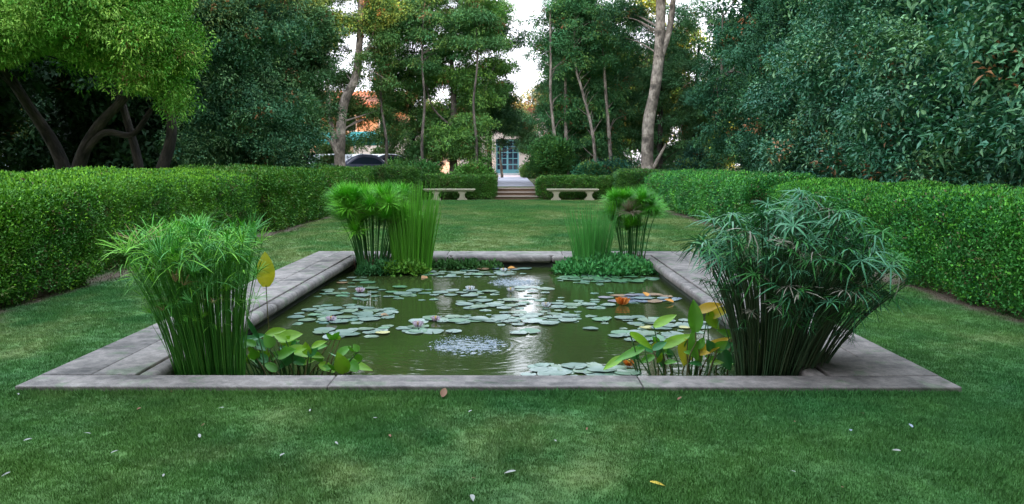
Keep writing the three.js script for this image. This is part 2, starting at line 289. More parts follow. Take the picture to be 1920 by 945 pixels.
hedge('nearest clipped hedge block on the left, running off the left edge', -7.95, -5.55, 2.5, 11.3, 1.22, 1.43, { ...HL, dens: 430, sd: 1 });
hedge('middle clipped hedge block on the left, behind the bright green sedge', -8.1, -6.02, 11.35, 19.9, 1.24, 1.44, { ...HL, sd: 2 });
hedge('farthest clipped hedge block on the left, behind the fluffy papyrus', -8.0, -5.68, 19.95, 33.8, 1.3, 1.46, { ...HL, geo: CL.hedgeFar, dens: 200, sd: 3, young: [0.15, 0.30, 0.03] });
hedge('nearest clipped hedge block on the right, running off the right edge', 5.15, 6.95, 2.5, 11.55, 1.14, 1.27, { ...HR, dens: 430, sd: 4 });
hedge('middle clipped hedge block on the right, behind the umbrella plant', 5.68, 7.1, 11.75, 19.2, 1.05, 1.22, { ...HR, sd: 5 });
hedge('farthest clipped hedge block on the right, behind the small papyrus', 5.25, 7.0, 19.35, 34.5, 1.12, 1.27, { ...HR, geo: CL.hedgeFar, dens: 200, sd: 6 });
const HB = { geo: CL.hedgeFar, dens: 220, faces: 'fen', group: 'hedges closing the far end of the lawn' };
hedge('tall clipped corner hedge left of the left stone bench', -6.9, -4.25, 36.6, 38.8, 1.34, 1.4, { ...HB, sd: 7, col: [0.04, 0.115, 0.022] });
hedge('low clipped hedge right behind the left stone bench', -4.24, -0.95, 38.1, 39.3, 1.0, 1.03, { ...HB, sd: 8, col: [0.05, 0.14, 0.022] });
hedge('low clipped hedge right behind the right stone bench', 1.0, 4.42, 38.1, 39.3, 0.93, 0.96, { ...HB, sd: 9, col: [0.05, 0.14, 0.022] });
hedge('tall clipped corner hedge right of the right stone bench', 4.43, 6.9, 36.8, 38.8, 1.2, 1.26, { ...HB, sd: 10, col: [0.04, 0.12, 0.028] });

// ---------------------------------------------------------------- trees
function lobes(cx, cy, cd, rx, ry, rz, n, lr, seedN) { // an uneven crown: lobes spread through an ellipsoid
  reseed(seedN); const out = [];
  for (let i = 0; i < n; i++) { const d = rdir().multiplyScalar(Math.pow(rr(0.12, 1), 0.5)); out.push([cx + d.x * rx, cy + d.y * ry, -cd + d.z * rz, lr * rr(0.7, 1.3), lr * rr(0.55, 0.95), lr * rr(0.7, 1.3)]); }
  return out;
}
function sprays(cx, cy, cd, rx, ry, rz, n, r, seedN, flat = 0.42) { // leafy sprays, flat and separate, spread through a crown
  reseed(seedN); const out = [];
  for (let i = 0; i < n; i++) { const d = rdir().multiplyScalar(Math.pow(rnd(), 0.42)), s = r * rr(0.55, 1.35); out.push([cx + d.x * rx, cy + d.y * ry, -cd + d.z * rz, s, s * flat * rr(0.7, 1.3), s]); }
  return out;
}
function tree(name, label, base, limbs, crowns, o = {}) {
  const { group, barkM = BARK.grey, geo = CL.mid, mat = MAT.leaf, n = 2500, col = [0.045, 0.11, 0.03], alt = [0.08, 0.15, 0.03], altShare = 0.15, size = 1, sd = 1, shell = 0.45, category = 'tree' } = o;
  const [bx, by, bd] = base, t = thing(name, label, category, [bx, by, -bd], 0, group), w = new GB();
  reseed(sd * 131 + 5);
  for (const [pts, r0, r1, seg] of limbs) w.limb(pts.map(([x, y, d]) => V(x - bx, y - by, -d + bd)), r0, r1, seg ?? 8);
  // twigs that carry the lobes
  const stemAt = (pts, y) => { for (let i = 1; i < pts.length; i++) if (y < pts[i][1] || i === pts.length - 1) { const a = pts[i - 1], b = pts[i], t = clamp((y - a[1]) / (b[1] - a[1] + 1e-6)); return [0, 1, 2].map((k) => a[k] + (b[k] - a[k]) * t); } };
  const every = Math.max(1, Math.floor(crowns.length / 26));
  crowns.forEach((c, i) => {
    if (i % every) return;
    const near = limbs.map((l) => l[0]).filter((p) => p[p.length - 1][1] > p[0][1] + 1).map((p) => stemAt(p, c[1] - 0.5 * Math.min(2, Math.hypot(c[0] - p[p.length - 1][0], c[2] + p[p.length - 1][2])))).sort((p, q) => Math.hypot(p[0] - c[0], p[1] - c[1]) - Math.hypot(q[0] - c[0], q[1] - c[1]))[0] ?? limbs[0][0][1];
    w.limb([V(near[0] - bx, near[1] - by, -near[2] + bd), V((near[0] + c[0]) / 2 - bx + rr(-0.15, 0.15), (near[1] + c[1]) / 2 - by + rr(0, 0.25), (-near[2] + c[2]) / 2 + bd), V(c[0] - bx, c[1] - by, c[2] + bd)], clamp(limbs[0][2] * 0.4, 0.02, 0.05), 0.012, 5);
  });
  part('trunk', w.geo(), barkM, t);
  const list = [], vol = crowns.map((c) => Math.pow(c[3] * c[4] * c[5], 0.75)), tot = vol.reduce((a, b) => a + b, 0);
  crowns.forEach((c, k) => {
    const tone = 1 + gauss() * 0.16, share = altShare * rr(0, 2.4);
    for (let i = 0, m = Math.round(n * vol[k] / tot); i < m; i++) {
      const d = rdir().multiplyScalar(Math.pow(rr(shell, 1.05), 0.7) * (rnd() < 0.3 ? rr(1, 1.7) : 1));
      const col2 = vary(rnd() < 0.015 ? [0.16, 0.075, 0.03] : rnd() < share ? alt : col, 0.22, 0.14).multiplyScalar(tone * (o.lift ?? 1.35));
      list.push([c[0] + d.x * c[3] - bx, Math.max(0.05, c[1] + d.y * c[4] - by), c[2] + d.z * c[5] + bd, rr(-0.6, 0.6), rr(0, TAU), rr(-0.6, 0.6), rr(0.75, 1.25) * size, col2]);
    }
  });
  instanced('crown', geo, mat, list, t);
  return t;
}
// the bright spreading tree on the left, its canopy drooping over crooked trunks
tree('spreading_tree', 'bright yellow-green spreading tree with drooping canopy over dark crooked trunks', [-10.9, 0, 21], [
  [[[-10.9, 0, 21], [-10.7, 1.6, 21], [-10.1, 2.5, 20.8], [-9.2, 3.3, 20.5], [-8.7, 4.4, 20.3]], 0.2, 0.08],
  [[[-10.9, 0, 21], [-11.3, 1.8, 21.2], [-12.0, 3.2, 21], [-12.6, 4.6, 20.6]], 0.2, 0.09],
  [[[-8.75, 0, 20.6], [-8.6, 1.2, 20.6], [-8.2, 2.4, 20.5], [-8.4, 4.2, 20.3]], 0.19, 0.09],
  [[[-9.3, 0, 21], [-9.25, 1.5, 21], [-9.5, 2.7, 21], [-9.9, 4.4, 21]], 0.14, 0.07],
  [[[-10.5, 1.9, 20.9], [-9.9, 2.35, 20.7], [-9.2, 2.3, 20.6], [-8.7, 2.9, 20.6]], 0.09, 0.06],
], [...sprays(-11.0, 5.1, 19.6, 3.8, 1.15, 2.4, 130, 0.6, 41, 0.5), ...sprays(-8.3, 4.6, 19.0, 1.35, 1.15, 1.4, 46, 0.5, 42, 0.55), ...lobes(-7.75, 3.5, 19.4, 0.45, 0.7, 1.0, 6, 0.5, 43), ...sprays(-10.5, 4.3, 17.8, 3.2, 0.45, 0.8, 34, 0.45, 44, 0.5), ...lobes(-11, 7.4, 21, 3.4, 1.3, 3.2, 26, 1.1, 45)],
{ barkM: BARK.dark, geo: CL.fine, n: 10500, lift: 1.3, col: [0.085, 0.225, 0.024], alt: [0.19, 0.33, 0.05], altShare: 0.4, size: 0.72, sd: 2, shell: 0.3 });
// dark dense trees behind and beside it
const DL = 'dark dense trees on the left';
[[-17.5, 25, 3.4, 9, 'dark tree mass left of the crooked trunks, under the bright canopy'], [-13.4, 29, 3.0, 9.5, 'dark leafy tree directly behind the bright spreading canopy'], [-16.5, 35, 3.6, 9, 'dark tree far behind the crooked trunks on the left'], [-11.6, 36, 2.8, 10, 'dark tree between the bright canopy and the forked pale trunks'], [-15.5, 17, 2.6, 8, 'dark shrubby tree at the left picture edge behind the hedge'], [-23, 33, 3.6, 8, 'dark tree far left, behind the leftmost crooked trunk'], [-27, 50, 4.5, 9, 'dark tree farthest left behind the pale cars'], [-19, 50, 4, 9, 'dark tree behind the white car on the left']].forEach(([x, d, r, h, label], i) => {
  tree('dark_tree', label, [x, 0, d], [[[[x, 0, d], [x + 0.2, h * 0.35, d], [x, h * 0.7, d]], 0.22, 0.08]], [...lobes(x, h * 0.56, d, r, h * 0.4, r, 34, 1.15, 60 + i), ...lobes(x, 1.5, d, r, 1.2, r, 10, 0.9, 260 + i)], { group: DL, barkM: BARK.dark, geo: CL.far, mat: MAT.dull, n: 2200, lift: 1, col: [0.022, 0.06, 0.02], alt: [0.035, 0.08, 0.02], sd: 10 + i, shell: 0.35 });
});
tree('evergreen_tree', 'dense dark blue-green tree reaching the hedge, right of the bright canopy', [-8.4, 0, 26.6], [[[[-8.4, 0, 26.6], [-8.5, 3, 26.6], [-8.3, 7, 26.6]], 0.22, 0.08]],
  [...sprays(-8.5, 2.2, 26.6, 1.9, 2.2, 1.6, 80, 0.6, 71, 0.6), ...sprays(-8.6, 6.4, 26.6, 2.0, 3.2, 1.6, 110, 0.6, 72, 0.5)], { barkM: BARK.dark, geo: CL.mid, mat: MAT.dull, n: 4600, lift: 1.6, size: 0.9, col: [0.032, 0.09, 0.04], alt: [0.08, 0.155, 0.06], altShare: 0.3, sd: 21, shell: 0.3 });
tree('evergreen_tree', 'grey-green leafy tree left of the crooked pale trunks', [-9.3, 0.2, 35], [[[[-9.3, 0.2, 35], [-9.2, 3, 35], [-9.4, 7, 35]], 0.2, 0.08]],
  [...sprays(-9.2, 5.6, 35, 1.8, 4.4, 1.5, 120, 0.55, 73)], { barkM: BARK.grey, geo: CL.mid, mat: MAT.dull, n: 2900, col: [0.055, 0.13, 0.045], alt: [0.085, 0.16, 0.05], sd: 22, shell: 0.3 });
// pale crooked trunks at the left of the far end
tree('pale_trunk_tree', 'forked pale-trunked tree behind the left hedge, with a low side branch', [-8.7, 0.5, 42.5], [
  [[[-8.7, 0.4, 42.5], [-8.7, 2.5, 42.5], [-8.45, 4.6, 42.5], [-7.9, 5.7, 42.5], [-7.65, 7.2, 42.4], [-7.5, 9.9, 42.4], [-7.6, 11.5, 42.4]], 0.29, 0.13, 10],
  [[[-8.75, 2.1, 42.5], [-9.1, 3.3, 42.6], [-9.2, 4.2, 42.6], [-9.3, 5.6, 42.6], [-9.5, 8.6, 42.6]], 0.16, 0.07],
  [[[-8.8, 2.0, 42.4], [-9.2, 2.8, 42.3], [-9.8, 2.95, 42.2], [-10.2, 3.3, 42.2]], 0.12, 0.05],
  [[[-7.75, 6.4, 42.4], [-7.2, 7.2, 42.3], [-6.8, 8.4, 42.3]], 0.07, 0.03],
], [...sprays(-8.9, 9.4, 42.5, 3.2, 2.0, 1.6, 60, 0.55, 81), ...sprays(-9.3, 4.9, 43.4, 1.7, 1.9, 0.8, 34, 0.45, 82), ...sprays(-7.0, 7.2, 42.8, 1.3, 2.6, 0.9, 46, 0.4, 83), ...sprays(-9.6, 7.0, 43.2, 1.4, 1.6, 0.8, 26, 0.36, 89), ...sprays(-8.0, 3.6, 43.8, 1.8, 1.4, 0.7, 26, 0.45, 84)],
{ barkM: BARK.pale, n: 2700, lift: 1.8, col: [0.065, 0.135, 0.035], alt: [0.12, 0.16, 0.04], sd: 31, shell: 0.2 });
tree('pale_trunk_tree', 'crooked dark-barked trunk leaning right, left of the forked pale trunk', [-10.6, 0.5, 42.8], [
  [[[-10.7, 0.4, 42.8], [-10.5, 2.4, 42.8], [-10.2, 4.4, 42.8], [-10.15, 5.6, 42.8], [-9.8, 6.8, 42.8], [-9.5, 8.6, 42.8], [-9.4, 10.6, 42.8]], 0.2, 0.1],
  [[[-10.2, 4.6, 42.8], [-10.9, 6.2, 42.9], [-11.3, 8, 43]], 0.08, 0.04],
], [...sprays(-10.6, 9.2, 43, 2.0, 1.6, 1.4, 34, 0.5, 85), ...sprays(-11.3, 6.2, 43.4, 1.1, 2.2, 0.8, 30, 0.45, 86)], { barkM: BARK.grey, n: 1500, lift: 1.6, col: [0.06, 0.13, 0.04], alt: [0.11, 0.15, 0.03], sd: 32, shell: 0.2 });
tree('pale_trunk_tree', 'slim straight pale trunk at the left, beside the crooked trunk', [-11.2, 0.5, 42.4], [[[[-11.2, 0.4, 42.4], [-11.2, 2.6, 42.4], [-11.15, 4.8, 42.4], [-11.2, 8, 42.4]], 0.2, 0.1]],
  sprays(-11.8, 7.2, 42.6, 1.6, 3.6, 1.2, 56, 0.5, 87), { barkM: BARK.pale, n: 1400, lift: 1.5, col: [0.055, 0.12, 0.045], sd: 33, shell: 0.25 });
// leafy trees left of the path
tree('leafy_tree', 'leafy green tree with slim upright stem, behind the left bench', [-3.2, 0.5, 44.5], [
  [[[-3.2, 0.4, 44.5], [-3.25, 2.2, 44.5], [-3.2, 5, 44.4], [-3.3, 7.4, 44.4], [-3.2, 9.5, 44.4]], 0.26, 0.06, 10], [[[-3.2, 3, 44.4], [-2.2, 4.2, 44.3], [-1.6, 5.2, 44.3]], 0.07, 0.03], [[[-3.2, 3.4, 44.4], [-4.2, 4.4, 44.2], [-4.6, 5.6, 44.2]], 0.07, 0.03]],
[...sprays(-2.7, 6.0, 45, 2.2, 4.2, 1.6, 150, 0.52, 91), ...sprays(-3.0, 10, 45, 2.6, 1.5, 1.5, 40, 0.5, 92), ...sprays(-2.05, 2.9, 43.6, 1.0, 1.5, 0.8, 50, 0.38, 93), ...sprays(-3.7, 2.6, 43.6, 1.4, 1.1, 0.7, 34, 0.4, 94)],
{ barkM: BARK.grey, n: 3600, lift: 2.0, col: [0.066, 0.145, 0.034], alt: [0.13, 0.23, 0.04], altShare: 0.22, sd: 41, shell: 0.3 });
tree('leafy_tree', 'broad dark green tree between the forked pale trunk and left bench', [-5.6, 0.5, 46], [[[[-5.6, 0.4, 46], [-5.5, 3, 46], [-5.7, 6, 46]], 0.22, 0.07]],
  [...sprays(-5.7, 5.6, 46, 2.0, 4.0, 1.5, 140, 0.52, 95), ...sprays(-5.8, 9.8, 46, 1.9, 1.6, 1.2, 30, 0.5, 96), ...sprays(-4.9, 2.5, 44.8, 1.3, 1.3, 0.8, 36, 0.42, 97)], { barkM: BARK.dark, n: 3100, lift: 2.0, col: [0.055, 0.125, 0.036], alt: [0.11, 0.19, 0.04], sd: 42, shell: 0.3 });
tree('leafy_tree', 'dark foliage tree leaning over the left side of the path', [-1.4, 0.55, 48], [[[[-1.5, 0.5, 48], [-1.45, 3, 48], [-1.3, 6, 48]], 0.18, 0.06]],
  [...sprays(-1.0, 5.2, 48, 1.0, 2.6, 1.0, 66, 0.46, 98), ...sprays(-1.6, 9.6, 48, 1.5, 1.1, 1.2, 26, 0.45, 99), ...sprays(-0.4, 8.7, 48, 1.0, 0.9, 1.0, 14, 0.3, 199)], { barkM: BARK.dark, n: 2100, lift: 1.7, col: [0.034, 0.085, 0.03], alt: [0.06, 0.12, 0.03], sd: 43, shell: 0.3 });
[[-4.65, [[-4.6, 0.4], [-4.65, 2.6], [-4.5, 4.6], [-4.6, 6.6], [-4.5, 9]], 'slim dark stem between the left bench and the forked trunk'], [-2.0, [[-2.05, 0.4], [-1.95, 2.4], [-2.1, 4.6], [-1.9, 6.6], [-2.0, 9]], 'thin stem right of the leafy tree behind the left bench'], [-6.6, [[-6.6, 0.4], [-6.5, 2.6], [-6.75, 4.8], [-6.6, 7], [-6.5, 9.4]], 'thin pale stem just right of the forked pale trunk']].forEach(([x, l, label], i) =>
  tree('slim_tree', label, [x, 0.5, 42.6 + i * 0.3], [[l.map(([a, y]) => [a, y, 42.6 + i * 0.3]), 0.09, 0.04]], sprays(l[4][0], 8.6, 43, 1.3, 2.4, 1.0, 30, 0.42, 210 + i), { group: 'slim stems left of the path', barkM: BARK.grey, n: 650, lift: 1.9, col: [0.055, 0.13, 0.04], alt: [0.11, 0.19, 0.045], sd: 46 + i, shell: 0.25 }));
// trees right of the path
tree('pale_trunk_tree', 'thick pale trunk rising out of frame behind the right corner hedge', [6.3, 0.5, 41], [
  [[[6.3, 0.35, 41], [6.28, 1.5, 41], [6.3, 3.4, 41], [6.6, 5.2, 41], [6.78, 7.3, 41], [6.8, 9.6, 41], [6.9, 12, 41]], 0.33, 0.2, 12],
  [[[6.75, 6.6, 41], [7.2, 7.8, 41], [7.4, 9.6, 41], [7.5, 11.4, 41]], 0.19, 0.11], [[[6.5, 1.3, 40.9], [6.85, 2.0, 40.8], [7.1, 2.5, 40.7]], 0.12, 0.05],
], [...lobes(7.0, 11.6, 41, 2.8, 1.6, 2.4, 18, 0.9, 101), ...lobes(5.6, 8.4, 42.4, 0.9, 1.0, 0.7, 6, 0.6, 102)], { barkM: BARK.pale, n: 1900, col: [0.035, 0.10, 0.04], sd: 51, shell: 0.25 });
[[2.15, [[2.1, 0.4], [2.0, 2.5], [1.75, 5.0], [1.75, 6.9], [1.7, 9]], 0.11, 'slim pale trunk right of the path, leaning slightly left'], [2.62, [[2.65, 0.4], [2.6, 2.6], [2.55, 4.6], [2.55, 6.4], [2.7, 9]], 0.12, 'slim pale trunk next to the round path shrub'], [4.0, [[4.1, 0.4], [3.9, 3.0], [3.35, 5.2], [3.0, 6.4], [2.9, 8.6]], 0.1, 'thin pale trunk slanting to the left, behind the right bench'], [5.0, [[5.0, 0.4], [4.85, 2.6], [4.6, 5.4], [4.5, 6.8], [4.3, 9]], 0.12, 'thin pale trunk left of the thick pale trunk']].forEach(([x, l, r, label], i) => {
  const d = 43.5 + (i % 2) * 0.9;
  tree('slim_tree', label, [x, 0.5, d], [[l.map(([a, y]) => [a, y, d]), r, r * 0.45]], [...sprays(l[4][0] + (i < 2 ? 0.7 : 0.2), 8.4, d + 0.6, 1.5, 2.6, 1.3, 56, 0.48, 110 + i), ...sprays(l[2][0] + 0.5, 3.8, d + 1.3, 1.0, 2.4, 0.5, 36, 0.42, 120 + i), ...(i ? [] : sprays(0.85, 7.6, d + 0.5, 0.5, 1.6, 0.6, 12, 0.3, 128))],
    { group: 'slim pale trunks right of the path', barkM: BARK.pale, n: 1150, lift: 2.0, col: [0.044, 0.12, 0.042], alt: [0.10, 0.185, 0.045], sd: 52 + i, shell: 0.25 });
});
[[3.4, 48, 1.9, 8.6, 'dark green tree behind the slim pale trunks'], [7.8, 46.5, 2.3, 10.5, 'dark tree right behind the thick pale trunk'], [5.6, 50, 1.9, 10, 'dark green tree between slim trunks and thick trunk'], [10.2, 49, 2.4, 11, 'dark tree behind the bare branch, right of the thick trunk'], [2.75, 50.5, 1.3, 10.5, 'dark green tree close to the right side of the path']].forEach(([x, d, r, h, label], i) => {
  tree('dark_tree', label, [x, 0.6, d], [[[[x, 0.5, d], [x, h * 0.4, d], [x + 0.1, h * 0.75, d]], 0.2, 0.07]], sprays(x, h * 0.5 + 0.2, d, r * 1.15, h * 0.5, r, 130, 0.52, 130 + i), { group: 'dark trees behind the pale trunks on the right', barkM: BARK.dark, geo: CL.mid, mat: MAT.dull, n: 1750, lift: 1.95, col: [0.044, 0.108, 0.04], alt: [0.05, 0.12, 0.036], sd: 60 + i, shell: 0.3 });
});
tree('path_shrub', 'tall rounded clipped shrub on the right side of the path', [1.65, 0.5, 43.2], [[[[1.65, 0.4, 43.2], [1.65, 1.4, 43.2], [1.6, 2.2, 43.2]], 0.1, 0.05]],
  [...lobes(1.7, 1.9, 43.2, 0.75, 1.0, 0.8, 22, 0.5, 141)], { category: 'shrub', geo: CL.shrub, mat: MAT.dull, n: 2400, col: [0.045, 0.13, 0.03], alt: [0.09, 0.19, 0.03], sd: 66, shell: 0.35 });
tree('weeping_shrub', 'feathery arching shrub hanging over the glazed door', [-0.2, 0.75, 56], [[[[-0.9, 0.7, 56.5], [-1.0, 2.6, 56.3], [-0.5, 4.0, 56]], 0.1, 0.05]],
  [...lobes(-0.2, 4.3, 56, 1.0, 0.7, 0.8, 12, 0.5, 143), ...lobes(0.75, 3.4, 56, 0.45, 0.8, 0.5, 6, 0.4, 144)], { category: 'shrub', geo: CL.fine, n: 1300, col: [0.08, 0.17, 0.06], alt: [0.13, 0.22, 0.07], sd: 67, shell: 0.2 });
// dark mid-distance trees on the right, then the big-leaved trees along the right hedge
[[10.6, 30, 2.6, 10, 'dark green tree right of the thick pale trunk, with a bare side branch'], [10.4, 37, 2.6, 11, 'dark tree behind the right hedge, left of the golden gap'], [13.4, 34, 2.8, 11, 'dark tree behind the big-leaved trees on the right']].forEach(([x, d, r, h, label], i) => {
  const limbs = [[[[x, 0, d], [x, h * 0.3, d], [x - 0.2, h * 0.6, d]], 0.22, 0.09]];
  if (i === 1) limbs.push([[[8.3, 5.0, 36], [9.0, 5.5, 35.8], [9.5, 6.7, 35.6]], 0.1, 0.05], [[[8.55, 5.3, 36], [8.5, 6.4, 35.9], [8.5, 7.6, 35.9]], 0.06, 0.03]);
  tree('dark_tree', label, [x, 0, d], limbs, [...sprays(x, h * 0.58, d, r * 1.05, h * 0.46, r, 170, 0.6, 150 + i), ...sprays(x - 0.5, 1.9, d - 0.6, r * 0.9, 1.6, r * 0.8, 44, 0.55, 160 + i)], { group: 'dark trees behind the right hedge', barkM: BARK.grey, geo: CL.mid, mat: MAT.dull, n: 4200, lift: 1.6, col: [0.03, 0.095, 0.046], alt: [0.06, 0.15, 0.05], sd: 70 + i, shell: 0.3 });
});
[[9.0, 12.2, 2.0, 12, 'big-leaved blue-green tree at the right picture edge'], [9.3, 16.2, 2.2, 12.5, 'big-leaved blue-green tree behind the umbrella plant and right hedge'], [9.6, 20.6, 2.3, 13, 'big-leaved tree with lighter twigs, third from the right edge'], [9.9, 25.2, 2.3, 13, 'big-leaved tree at the left end of the blue-green row']].forEach(([x, d, r, h, label], i) => {
  tree('big_leaved_tree', label, [x, 0, d], [[[[x, 0, d], [x + 0.1, h * 0.3, d], [x, h * 0.7, d]], 0.24, 0.1]],
    [...sprays(x, 3.1, d, r + 0.3, 3.2, r + 0.4, 120, 0.62, 170 + i, 0.7), ...lobes(x + 0.6, 9, d, r, 3.6, r + 0.4, 26, 1.25, 180 + i)],
    { group: 'big-leaved trees along the right hedge', barkM: BARK.dark, geo: CL.big, mat: MAT.gloss, n: 6200, lift: 2.0, col: [0.032, 0.10, 0.054], alt: [0.085, 0.17, 0.075], altShare: 0.25, sd: 80 + i, shell: 0.3, size: 1.05 });
});
// the row goes on behind the camera and shades the garden from the low sun
[[10.5, 6], [11, -1], [11, -8], [10, -15], [13.5, 9], [14, 18], [14.5, 25], [13.5, 2], [13.5, -6], [15, 32], [15.5, 38], [15, 44], [17.5, 41], [5.5, -6], [-0.5, -6.5], [-6.5, -5], [-11, -2]].forEach(([x, d], i) => tree('shade_tree', i < 13 ? 'tall dense tree in the row beyond the right edge' : 'tall dense tree standing behind the viewer', [x, 0, d], [[[[x, 0, d], [x, 5, d], [x, 10, d]], 0.3, 0.1]], lobes(x, 7, d, 2.6, 6.4, 3.4, 34, 1.7, 190 + i),
  { group: i < 13 ? 'trees of the right row beyond the picture' : 'trees behind the viewer', barkM: BARK.dark, geo: CL.huge, mat: MAT.dull, n: 900, col: [0.03, 0.08, 0.04], sd: 90 + i, shell: 0.2 }));
// sunlit trees and bushes far behind; one unseen tree added for door shade
const FAR = 'sunlit trees far behind the garden';
[[13.6, 60, 2.0, 3.6, [0.17, 0.21, 0.03], 'golden sunlit bush glimpsed through the gap on the right'], [5.4, 60, 2.6, 12.5, [0.17, 0.19, 0.035], 'golden-orange sunlit tree high behind the slim trunks'], [10, 66, 3, 14, [0.16, 0.19, 0.035], 'orange sunlit tree high behind the thick pale trunk'], [7.4, 62.6, 2.0, 9, [0.13, 0.18, 0.04], 'unseen green tree added to shade the glazed door house'], [19, 66, 3.4, 14, [0.15, 0.19, 0.03], 'yellow sunlit tree behind the dark right trees'],
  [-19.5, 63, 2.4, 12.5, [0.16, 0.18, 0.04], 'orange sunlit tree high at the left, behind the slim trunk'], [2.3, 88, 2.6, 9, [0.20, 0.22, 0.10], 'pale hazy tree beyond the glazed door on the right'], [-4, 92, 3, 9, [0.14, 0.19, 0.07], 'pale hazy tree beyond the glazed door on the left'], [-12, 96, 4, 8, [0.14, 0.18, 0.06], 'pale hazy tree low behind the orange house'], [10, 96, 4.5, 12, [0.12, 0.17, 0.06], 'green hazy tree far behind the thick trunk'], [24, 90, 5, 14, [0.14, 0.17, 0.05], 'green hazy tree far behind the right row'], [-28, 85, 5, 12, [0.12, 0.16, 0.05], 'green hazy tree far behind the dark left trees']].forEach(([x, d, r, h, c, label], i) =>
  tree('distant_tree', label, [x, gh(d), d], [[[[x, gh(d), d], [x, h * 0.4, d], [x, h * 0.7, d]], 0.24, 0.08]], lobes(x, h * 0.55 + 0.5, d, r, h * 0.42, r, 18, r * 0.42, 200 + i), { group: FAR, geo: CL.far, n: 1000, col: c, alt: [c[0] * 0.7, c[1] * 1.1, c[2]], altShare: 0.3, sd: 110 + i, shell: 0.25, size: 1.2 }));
// undergrowth at the far end
[[-10.2, 48.5, 1.5, 2.4, [0.11, 0.18, 0.05]], [-7.4, 50, 1.3, 2.0, [0.11, 0.17, 0.05]], [-13.2, 48, 1.1, 1.7, [0.07, 0.13, 0.04]], [-9.5, 43.6, 0.9, 1.25, [0.09, 0.17, 0.05]], [-5.9, 42, 0.8, 1.0, [0.08, 0.2, 0.04]], [-2.1, 41.2, 0.75, 0.85, [0.08, 0.2, 0.03]], [-4.6, 41.4, 0.8, 0.95, [0.06, 0.17, 0.04]], [3.6, 41.6, 0.8, 0.95, [0.03, 0.12, 0.05]], [4.9, 42.4, 0.8, 1.1, [0.025, 0.09, 0.05]], [8.3, 40, 1.0, 1.6, [0.02, 0.07, 0.04]], [-2.1, 50, 0.5, 0.7, [0.12, 0.22, 0.04]], [1.1, 58, 0.6, 0.8, [0.14, 0.24, 0.05]], [-13.8, 38, 1.4, 1.5, [0.03, 0.07, 0.03]], [9.4, 43.5, 1.2, 1.9, [0.025, 0.08, 0.045]], [8.4, 53, 2.0, 3.6, [0.03, 0.085, 0.04]], [10.2, 53, 2.4, 5.2, [0.035, 0.09, 0.04]], [6.0, 54, 1.6, 2.8, [0.03, 0.085, 0.04]]].forEach(([x, d, r, h, c], i) =>
  tree('bush', ['pale green bush behind the crooked trunk', 'pale green bush right of the forked trunk', 'green bush left of the slim straight trunk', 'pale green bush at the foot of the forked pale trunk', 'light green bush behind the left corner hedge', 'bright green bush behind the path end of the left low hedge', 'green bush behind the left low hedge', 'dark glossy bush behind the right low hedge', 'dark bush between the right low hedge and thick trunk', 'dark bush right of the thick pale trunk', 'small light bush on the left of the path', 'small light bush beside the glazed door', 'dark bush behind the far left hedge', 'dark bush behind the right corner hedge', 'tall dark bush far behind the thick pale trunk', 'tall dark bush right behind the thick trunk and dark trees', 'dark bush far behind the thin pale trunks'][i], [x, gh(d), d], [[[[x, gh(d) - 0.05, d], [x, gh(d) + h * 0.3, d], [x, gh(d) + h * 0.6, d]], 0.05, 0.02, 5]], lobes(x, gh(d) + h * 0.55, d, r * 0.7, h * 0.45, r * 0.7, 12, 0.42, 230 + i), { category: 'bush', group: 'bushes at the far end of the garden', geo: CL.shrub, mat: MAT.dull, n: 700, col: c, sd: 140 + i, shell: 0.3 }));

// ---------------------------------------------------------------- buildings, awnings, cars
const stucco = tex(256, 256, (u, v) => { const n = fbm(u * 20, v * 20, 151); return [n, n, n]; }, false, 0.5, 0.5);
const wallM = std(0.74, 0.58, 0.50, 0.9, { bumpMap: stucco, bumpScale: 0.01 }), orangeM = std(0.5, 0.3, 0.19, 0.9, { bumpMap: stucco, bumpScale: 0.01 }), tileM = [std(0.36, 0.12, 0.06, 0.8), std(0.42, 0.16, 0.08, 0.8), std(0.30, 0.10, 0.05, 0.8)];
const teal = std(0.18, 0.42, 0.46, 0.5), glassM = new THREE.MeshStandardMaterial({ color: lin(0.02, 0.03, 0.05), roughness: 0.05 }), white = std(0.72, 0.68, 0.66, 0.7);
const box = (name, m, p, x, y, z, w, h, d, r = 0) => { const q = part(name, r ? new RoundedBoxGeometry(w, h, d, 2, r) : new THREE.BoxGeometry(w, h, d), m, p); q.position.set(x, y, z); return q; };
